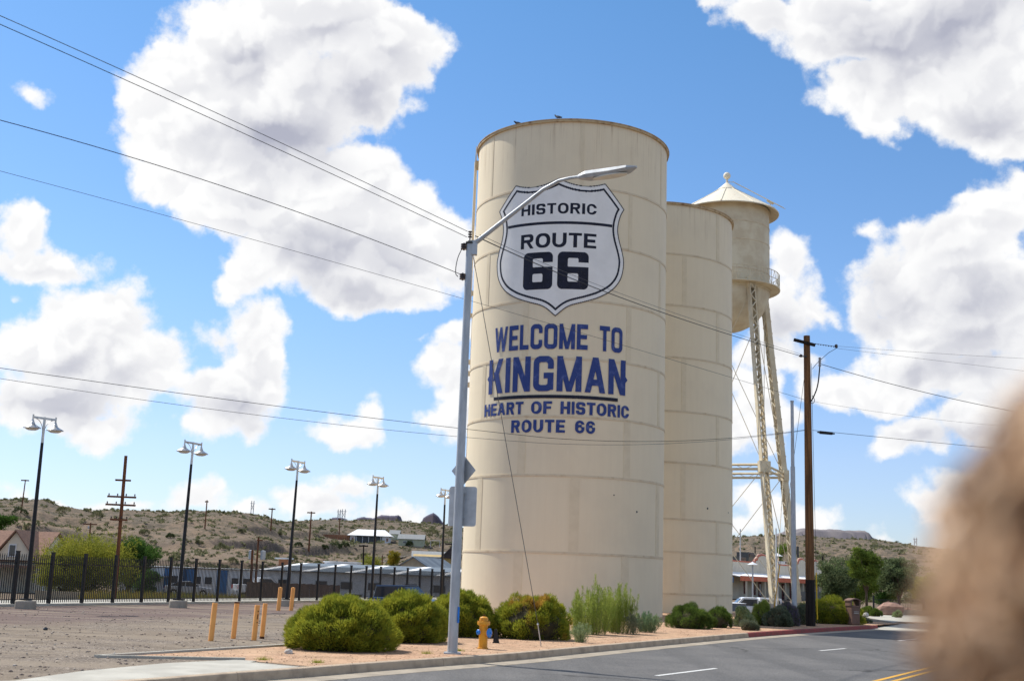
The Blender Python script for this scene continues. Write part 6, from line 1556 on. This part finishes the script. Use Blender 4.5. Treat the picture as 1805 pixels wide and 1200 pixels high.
for x0, x1, k in ((-1, L*.135, .45), (L*.30, L*.46, .9), (L*.70, L*.82, .9), (L*.86, L*.97, .9)):
    coping(x0, x1, [(u, HD+(z-HD)*k) for u, z in sh1])
for x0, x1 in ((L*.135, L*.30), (L*.46, L*.70), (L*.82, L*.86), (L*.97, L)):
    MB().tube([(x0, .2, HD+.02), (x1, .2, HD+.02)], .17, 6).build('parapet_coping', M_TERRA, dp)
for f_, w_, h_, mt_, nm in ((.22, .9, 1.5, M_DRED, 'window'), (.30, .8, 1.7, M_GLASS, 'window'), (.345, 1.1, 2.1, M_DRED, 'door'), (.50, .5, 1.9, M_DRED, 'door'), (.56, 1.2, 2.0, M_DRED, 'door'), (.64, 1.5, 2.1, M_DRED, 'door'), (.80, 1.0, 1.9, M_DRED, 'window'), (.84, 1.0, 1.9, M_DRED, 'window'), (.88, 1.0, 1.9, M_DRED, 'window'), (.92, 1.0, 1.9, M_DRED, 'window')):
    zc = h_/2 if nm == 'door' else 1.35
    fr = MB().box((L*f_, -.03, zc), (w_, .06, h_)).build(nm, M_DRED, dp)
    if nm == 'window' or w_ > 1: MB().box((L*f_, -.06, zc+.1), (w_*.45, .04, h_*.65)).build('pane', M_GLASS if f_ != .345 else M_WWALL, fr)
for f_ in (.05, .2, .38, .55, .72, .9): MB().box((L*f_, -2.8, 1.25), (.18, .18, 2.5)).build('awning_post', M_STUCCO, dp)
for f_, w_, h_, mt_ in ((.30, 2.2, .7, M_DARKGR), (.375, 2.8, 1.4, M_DARKGR), (.50, 2.4, .8, M_DARKGR), (.59, 3.0, .6, M_DARKGR), (.70, 1.6, .7, M_GALV2)):
    u_ = MB().box((L*f_, 2.2, HD+h_/2), (w_, 1.6, h_)).build('roof_unit', mt_, dp); MB().box((L*f_, 1.38, HD+h_*.72), (w_*.85, .06, h_*.3)).build('grille', M_BLACK, u_)
for f_, z in ((.155, HD+1.9), (.335, HD+1.2), (.78, HD+1.5)): MB().lathe([(.4, HD), (.4, z-.3), (.25, z), (0, z+.05)], (L*f_, 4, 0), 10).build('chimney', M_PINK, dp)
t = thing('railing_wall', 'dark railing wall along the platform in front of the depot', 'railing', (A.x, A.y, -.02), dp.rotation_euler.z)
for i in range(26):
    MB().box((L*.30+i*L*.028, -5.0, .55), (L*.0275, .1, 1.1)).build('panel', M_DARKGR, t)
# lamps, flag poles beside the depot
for px, yt, yb, Y, lb, hd in ((1305, 932, 975, 150, 'pale mast rising behind the depot at its left end', 0), (1327, 993, 1052, 118, 'slim grey lamp with a white cone shade in front of the depot', 1), (1371, 978, 1052, 120, 'slim lamp with white shade between the two tower legs', 1)):
    b = at(px, yb, Y); z0 = -.05 if Y > 130 else -1.3; zt_ = at(px, yt, Y)[2]; t = thing('lamp_mast', lb, 'lamp post', (b[0], Y, z0))
    MB().tube([(0, 0, 0), (0, 0, zt_-z0)], .075, 8).build('mast', M_GALV, t)
    if hd: MB().lathe([(.04, .3), (.08, .25), (.55, 0), (.5, -.02), (0, .02)], (0, 0, zt_-z0-.1), 14).build('shade', M_WWALL, t)
# parking sign
b = at(1288, 1024, 100); t = thing('parking_sign', 'blue parking sign with a white P beside the right edge of the plain tank', 'sign', (b[0], 100, -1.3)); zc = b[2]+1.3+.15
MB().tube([(0, .04, 0), (0, .04, zc+.5)], .03, 6).build('post', M_GALV, t); MB().extr(rrect(.46, .46, .04), (0, .02, 0)).build('panel', M_BWALL, t).location = (0, 0, zc)
mb = MB().box((-.07, -.012, zc), (.06, .012, .3)).box((.0, -.012, zc+.125), (.16, .012, .05)).box((.0, -.012, zc+.0), (.16, .012, .05)).box((.085, -.012, zc+.062), (.05, .012, .10)); mb.build('letter_p', M_WWALL, t)
# palm like green top behind the depot
tree(T_at(1378, 1000, 175, 0), 7.6, 1.5, 'small green tree top showing behind the depot roof between the tower legs', F_LIME, 'small_tree', 47, .5, 4000, .3, .08, 18)

# ------------------------------------------------------------------ vehicles
def wheel(par, x, y, r_=.36, w_=.22):
    M_ = Matrix.Rotation(R(90), 3, 'X')
    wh = MB().lathe([(r_*.62, -w_/2), (r_*.95, -w_/2), (r_, -w_*.35), (r_, w_*.35), (r_*.95, w_/2), (r_*.62, w_/2)], (x, y, r_), 20, M=M_).build('wheel', M_TYRE, par)
    MB().lathe([(0, -w_*.42), (r_*.6, -w_*.45), (r_*.63, -w_/2), (r_*.63, w_/2), (r_*.6, w_*.45), (0, w_*.42)], (x, y, r_), 16, M=M_).build('rim', M_GALV, wh)
def side_poly(par, prof, half, mt, nm, tuck=.0, bev=.04):
    """body from a side profile (x, z), extruded across the car"""
    return MB().extr([(x, -half, z) for x, z in prof], (0, 2*half, 0)).build(nm, mt, par, bevel=bev)
def pickup(loc, rz, label, shell=True, paint=M_CARW):
    t = thing('pickup_truck', label, 'pickup', loc, rz)
    side_poly(t, [(-2.7, .45), (-2.7, 1.12), (-1.0, 1.12), (1.1, 1.14), (2.4, 1.02), (2.65, .85), (2.65, .42), (2.1, .38), (2.0, .72), (1.7, .86), (1.4, .72), (1.3, .38), (-1.2, .38), (-1.3, .72), (-1.6, .86), (-1.9, .72), (-2.0, .42)], .92, paint, 'body')
    cabp = [(-.75, 1.12), (-.72, 1.74), (-.55, 1.82), (.35, 1.82), (.55, 1.76), (1.15, 1.14)]
    MB().extr([(x, -.80, z) for x, z in cabp], (0, 1.60, 0)).build('cab', paint, t, bevel=.05)
    for s in (-1, 1): MB().extr([(-.62, s*.805, 1.18), (-.60, s*.805, 1.68), (.42, s*.805, 1.68), (.92, s*.805, 1.18)], (0, s*.012, 0)).build('side_window', M_GLASS, t)
    MB().extr([(.62, -.68, 1.70), (1.10, -.70, 1.19), (1.10, .70, 1.19), (.62, .68, 1.70)], (.03, 0, .03)).build('windscreen', M_GLASS, t)
    if shell:
        MB().extr([(-2.68, -.86, 1.12), (-2.50, -.86, 1.80), (-.80, -.86, 1.84), (-.80, -.86, 1.12)], (0, 1.72, 0)).build('camper_shell', paint, t, bevel=.06)
        for s in (-1, 1): MB().extr([(-2.42, s*.865, 1.30), (-2.32, s*.865, 1.66), (-1.0, s*.865, 1.68), (-1.0, s*.865, 1.30)], (0, s*.012, 0)).build('shell_window', M_GLASS, t)
        MB().extr([(-2.66, -.7, 1.22), (-2.54, -.66, 1.70), (-2.54, .66, 1.70), (-2.66, .7, 1.22)], (-.02, 0, 0)).build('rear_window', M_GLASS, t)
    for s in (-1, 1):
        MB().box((-2.71, s*.84, .92), (.05, .14, .34)).build('tail_lamp', M_TAIL, t); MB().box((2.62, s*.72, .80), (.08, .3, .16)).build('headlight', M_LENS, t)
    MB().box((-2.76, 0, .52), (.12, 1.7, .18)).build('rear_bumper', M_GALV, t); MB().box((2.68, 0, .50), (.1, 1.8, .2)).build('front_bumper', M_GALV, t)
    for x in (-1.6, 1.7):
        for y in (-.82, .82): wheel(t, x, y)
    return t
def sedan(loc, rz, label, paint, cat='car', nm='parked_car', suv=False):
    t = thing(nm, label, cat, loc, rz, None); up_ = .3 if suv else 0
    side_poly(t, [(-2.25, .38), (-2.3, .72), (-2.2, .98+up_*.3), (1.1, .96+up_*.3), (2.15, .80), (2.25, .5), (2.2, .34), (1.75, .32), (1.65, .6), (1.4, .7), (1.15, .6), (1.05, .32), (-1.0, .32), (-1.1, .6), (-1.35, .7), (-1.6, .6), (-1.7, .34)], .88, paint, 'body')
    c_p = [(-2.0 if suv else -1.75, .97+up_*.3), (-1.85 if suv else -1.1, 1.38+up_), (.1, 1.42+up_), (.95, .96+up_*.3)]
    MB().extr([(x, -.70, z) for x, z in c_p], (0, 1.40, 0)).build('cabin', M_GLASS, t, bevel=.05)
    MB().extr([(c_p[1][0]-.02, -.68, c_p[1][1]), (.1, -.68, 1.42+up_), (.1, -.68, 1.46+up_), (c_p[1][0]-.02, -.68, c_p[1][1]+.04)], (0, 1.36, 0)).build('roof', paint, t, bevel=.02)
    for s in (-1, 1):
        MB().extr([(-.35, s*.705, .98+up_*.3), (-.32, s*.705, 1.40+up_), (-.24, s*.705, 1.40+up_), (-.23, s*.705, .98+up_*.3)], (0, s*.01, 0)).build('pillar', paint, t)
        MB().box((-2.27, s*.66, .80), (.05, .3, .16)).build('tail_lamp', M_TAIL, t); MB().box((2.18, s*.62, .68), (.08, .3, .14)).build('headlight', M_LENS, t)
    for x in (-1.35, 1.4):
        for y in (-.78, .78): wheel(t, x, y, .33, .2)
    return t
p = at(1318, 1070, 96); pickup((p[0], 96, -1.10), R(178), 'white pickup with a long windowed camper shell parked right of the plain tank')
p = at(1283, 1075, 87); sedan((p[0]-.3, 87, -1.32), R(112), 'white car seen from behind, half hidden by the plain tank', M_CARW, suv=True, nm='parked_car')
p = at(333, 1040, 119); sedan((p[0], 119, -1.3), R(10), 'silver car seen through the fence in front of the white workshop', M_CARS)
p = at(462, 1018, 112); pickup((p[0], 113, -1.0), R(30), 'white pickup seen through the fence beside the transformer pole', False)
p = at(722, 1045, 68); t = sedan((p[0], 68, -.75), R(-32), 'dark blue car with only its roof showing above the shrubs', M_CARB, suv=True)
# road up the hill at the right of the slope
pts = [onhill(x, y) for x, y in ((640, 999), (665, 994), (690, 988), (715, 981), (733, 974))]
mb = MB()
q = [Vector(p)+Vector((0, 0, .25)) for p in pts]; vs = []
for p_ in q: vs += [tuple(p_+Vector((0, -4, -.1))), tuple(p_+Vector((0, 4, .35)))]
mb.add(vs, [(2*i, 2*i+2, 2*i+3, 2*i+1) for i in range(len(q)-1)]); struct(mb.build('side_road', M_ASPH))

# ------------------------------------------------------------------ person right in front of the camera
def person():
    t = thing('person', 'person with curly light brown hair, out of focus at the right edge', 'person', (.337, .585, -.194), R(4)); t.scale = (1.085,)*3
    M_SKIN = mat('skin', (0.50, 0.28, 0.19), 0.5, var=.08, scale=8); M_SHIRT = mat('brown_shirt', (0.22, 0.13, 0.09), .9, var=.15, scale=6); M_JEAN = mat('dark_trousers', (0.03, 0.04, 0.07), .9, var=.2, scale=6); M_SHOE = mat('shoe', (.05, .04, .035), .6)
    hr = bpy.data.materials.new('curly_hair'); hr.use_nodes = True; T = NT(hr.node_tree); p = hr.node_tree.nodes['Principled BSDF']
    c = T.add('ShaderNodeTexCoord').outputs['Object']
    col = T.mixc(T.maprange(T.noise(c, 16, 3, .6), .38, .62), (0.66, 0.42, 0.235, 1), (0.23, 0.13, 0.07, 1)); T.put(p.inputs['Base Color'], col); p.inputs['Roughness'].default_value = .55
    hz = 1.80
    # body: one skinned figure, facing +Y
    P = [(0, 0, .98), (0, -.01, 1.15), (0, -.01, 1.32), (0, 0, 1.45), (0, .01, 1.56), (0, .02, 1.66)]
    E = [(i, i+1) for i in range(5)]; Rr = [(.16, .12), (.14, .11), (.16, .115), (.14, .10), (.058, .06), (.06, .06)]
    def lim(par, pts, rs):
        k = par
        for q_, r_ in zip(pts, rs): P.append(q_); Rr.append((r_, r_)); E.append((k, len(P)-1)); k = len(P)-1
        return k
    for s in (-1, 1):
        h_ = lim(3, [(s*.17, 0, 1.44), (s*.22, -.01, 1.28), (s*.235, .0, 1.14), (s*.235, .05, 1.0), (s*.23, .09, .90)], [.07, .052, .045, .038, .028])
        palm = lim(h_, [(s*.228, .11, .84)], [.034])
        for k, (dx, ln) in enumerate(((-.028, .07), (-.010, .08), (.008, .078), (.026, .062))):
            lim(palm, [(s*.228+dx*.4, .125+dx, .81), (s*.226, .132+dx, .81-ln*.55), (s*.222, .128+dx, .81-ln)], [.010, .009, .007])
        lim(h_, [(s*.22, .13, .865), (s*.215, .15, .835), (s*.213, .155, .81)], [.012, .010, .008])
        lim(0, [(s*.10, 0, .90), (s*.11, .01, .70), (s*.11, .02, .52), (s*.11, 0, .34), (s*.11, -.02, .12), (s*.11, .03, .045), (s*.115, .13, .035)], [.095, .085, .065, .06, .042, .04, .035])
    skin('body', P, E, Rr, M_SKIN, t, 1, 0)
    # head with face
    mb = MB(); n = 28; prof = []
    mb.lathe([(math.sin(a)+.0005, -math.cos(a)) for a in np.linspace(0, math.pi, 20)], n=n)
    vs = []
    for x, y, z in mb.v:
        X = x*.076; Y = y*.094; Z = z*.118
        if z < -.1: X *= 1-.30*(-z-.1); Y = Y*(1-.22*(-z-.1)) if y < 0 else Y*(1-.08*(-z-.1))
        if y > .5 and abs(x) < .22 and -.28 < z < .1: Y += .020*(1-abs(x)/.22)*(1-abs(z+.16)/.20 if abs(z+.16) < .2 else 0)
        if y > .5 and abs(abs(x)-.38) < .2 and abs(z-.03) < .12: Y -= .008
        if y > .6 and abs(x) < .3 and abs(z+.48) < .08: Y += .005
        vs.append((X, Y+.03, Z+1.70))
    mb.v = vs; head = mb.build('head', M_SKIN, t, smooth=True)
    for s in (-1, 1):
        MB().lathe([(math.sin(a)*.012+.0001, -math.cos(a)*.012) for a in np.linspace(0, math.pi, 8)], (s*.031, .106, 1.705), 10).build('eye', M_WWALL, head, smooth=True)
        MB().lathe([(0, .004), (.018, .006), (.030, .0), (.022, -.006), (0, -.004)], (s*.078, .02, 1.69), 12, M=Matrix.Rotation(R(90), 3, 'Y') @ Matrix.Diagonal((1.2, .7, 1)).to_3x3()).build('ear', M_SKIN, head, smooth=True)
    MB().box((0, .118, 1.648), (.045, .012, .010)).build('mouth', M_TAIL if False else mat('lips', (.35, .12, .10), .5), head, bevel=.004)
    # curly hair: cap plus many small curls
    r = np.random.default_rng(5); mb = MB()
    mb.lathe([(math.sin(a)+.0005, math.cos(a)) for a in np.linspace(0, math.pi*.66, 14)], n=26)
    mb.v = [(x*.092, y*.108-(.0 if z > .3 else .0)+.012-.02*(y > .3)*(z < .6), z*.128+1.715) for x, y, z in mb.v]
    hair = mb.build('hair', hr, t, smooth=True)
    V = []; F = []
    for i in range(1500):
        d = r.normal(size=3); d /= np.linalg.norm(d)
        if d[2] < -.75 or (d[1] > .35 and d[2] < .42): continue
        c0 = np.array([d[0]*.098, d[1]*.112+.008, d[2]*.130+1.712]); rad = .007+.011*r.random(); a_ = r.normal(size=3); a_ /= np.linalg.norm(a_); b_ = np.cross(a_, d); b_ /= np.linalg.norm(b_)+1e-9; e_ = np.cross(a_, b_)
        turns = 1.6; o = len(V); m_ = 12
        for k in range(m_):
            an = turns*6.283*k/m_; c_ = c0+(b_*math.cos(an)+e_*math.sin(an))*rad+d*.016*(k/m_)+a_*.01*(k/m_); th = .0022
            V += [tuple(c_-a_*th), tuple(c_+d*th*1.2), tuple(c_+a_*th)]
            if k: F += [(o+3*k-3, o+3*k-2, o+3*k+1, o+3*k), (o+3*k-2, o+3*k-1, o+3*k+2, o+3*k+1)]
    link(mesh_np('curls', V, np.array(F)), 'curls', hr, hair)
    # clothes
    cl = MB().lathe([(.075, 1.545), (.10, 1.53), (.15, 1.50), (.195, 1.46), (.185, 1.38), (.175, 1.25), (.165, 1.12), (.185, .97), (.18, .93)], n=24); cl.v = [(x*1.05, y*.76-.005, z) for x, y, z in cl.v]; cl.build('shirt', M_SHIRT, t, smooth=True)
    for s in (-1, 1):
        MB().tube([(s*.15, 0, 1.46), (s*.20, -.005, 1.36), (s*.235, -.01, 1.22)], [.092, .076, .066], 14, cap=False).build('sleeve', M_SHIRT, t, smooth=True)
        MB().tube([(s*.085, 0, 1.0), (s*.11, .01, .70), (s*.11, .015, .50), (s*.11, -.005, .30), (s*.11, -.02, .07)], [.125, .105, .085, .08, .068], 16, cap=False).build('trouser_leg', M_JEAN, t, smooth=True)
        MB().box((s*.112, .05, .04), (.10, .27, .08)).build('shoe', M_SHOE, t, bevel=.03)
    return t
person()
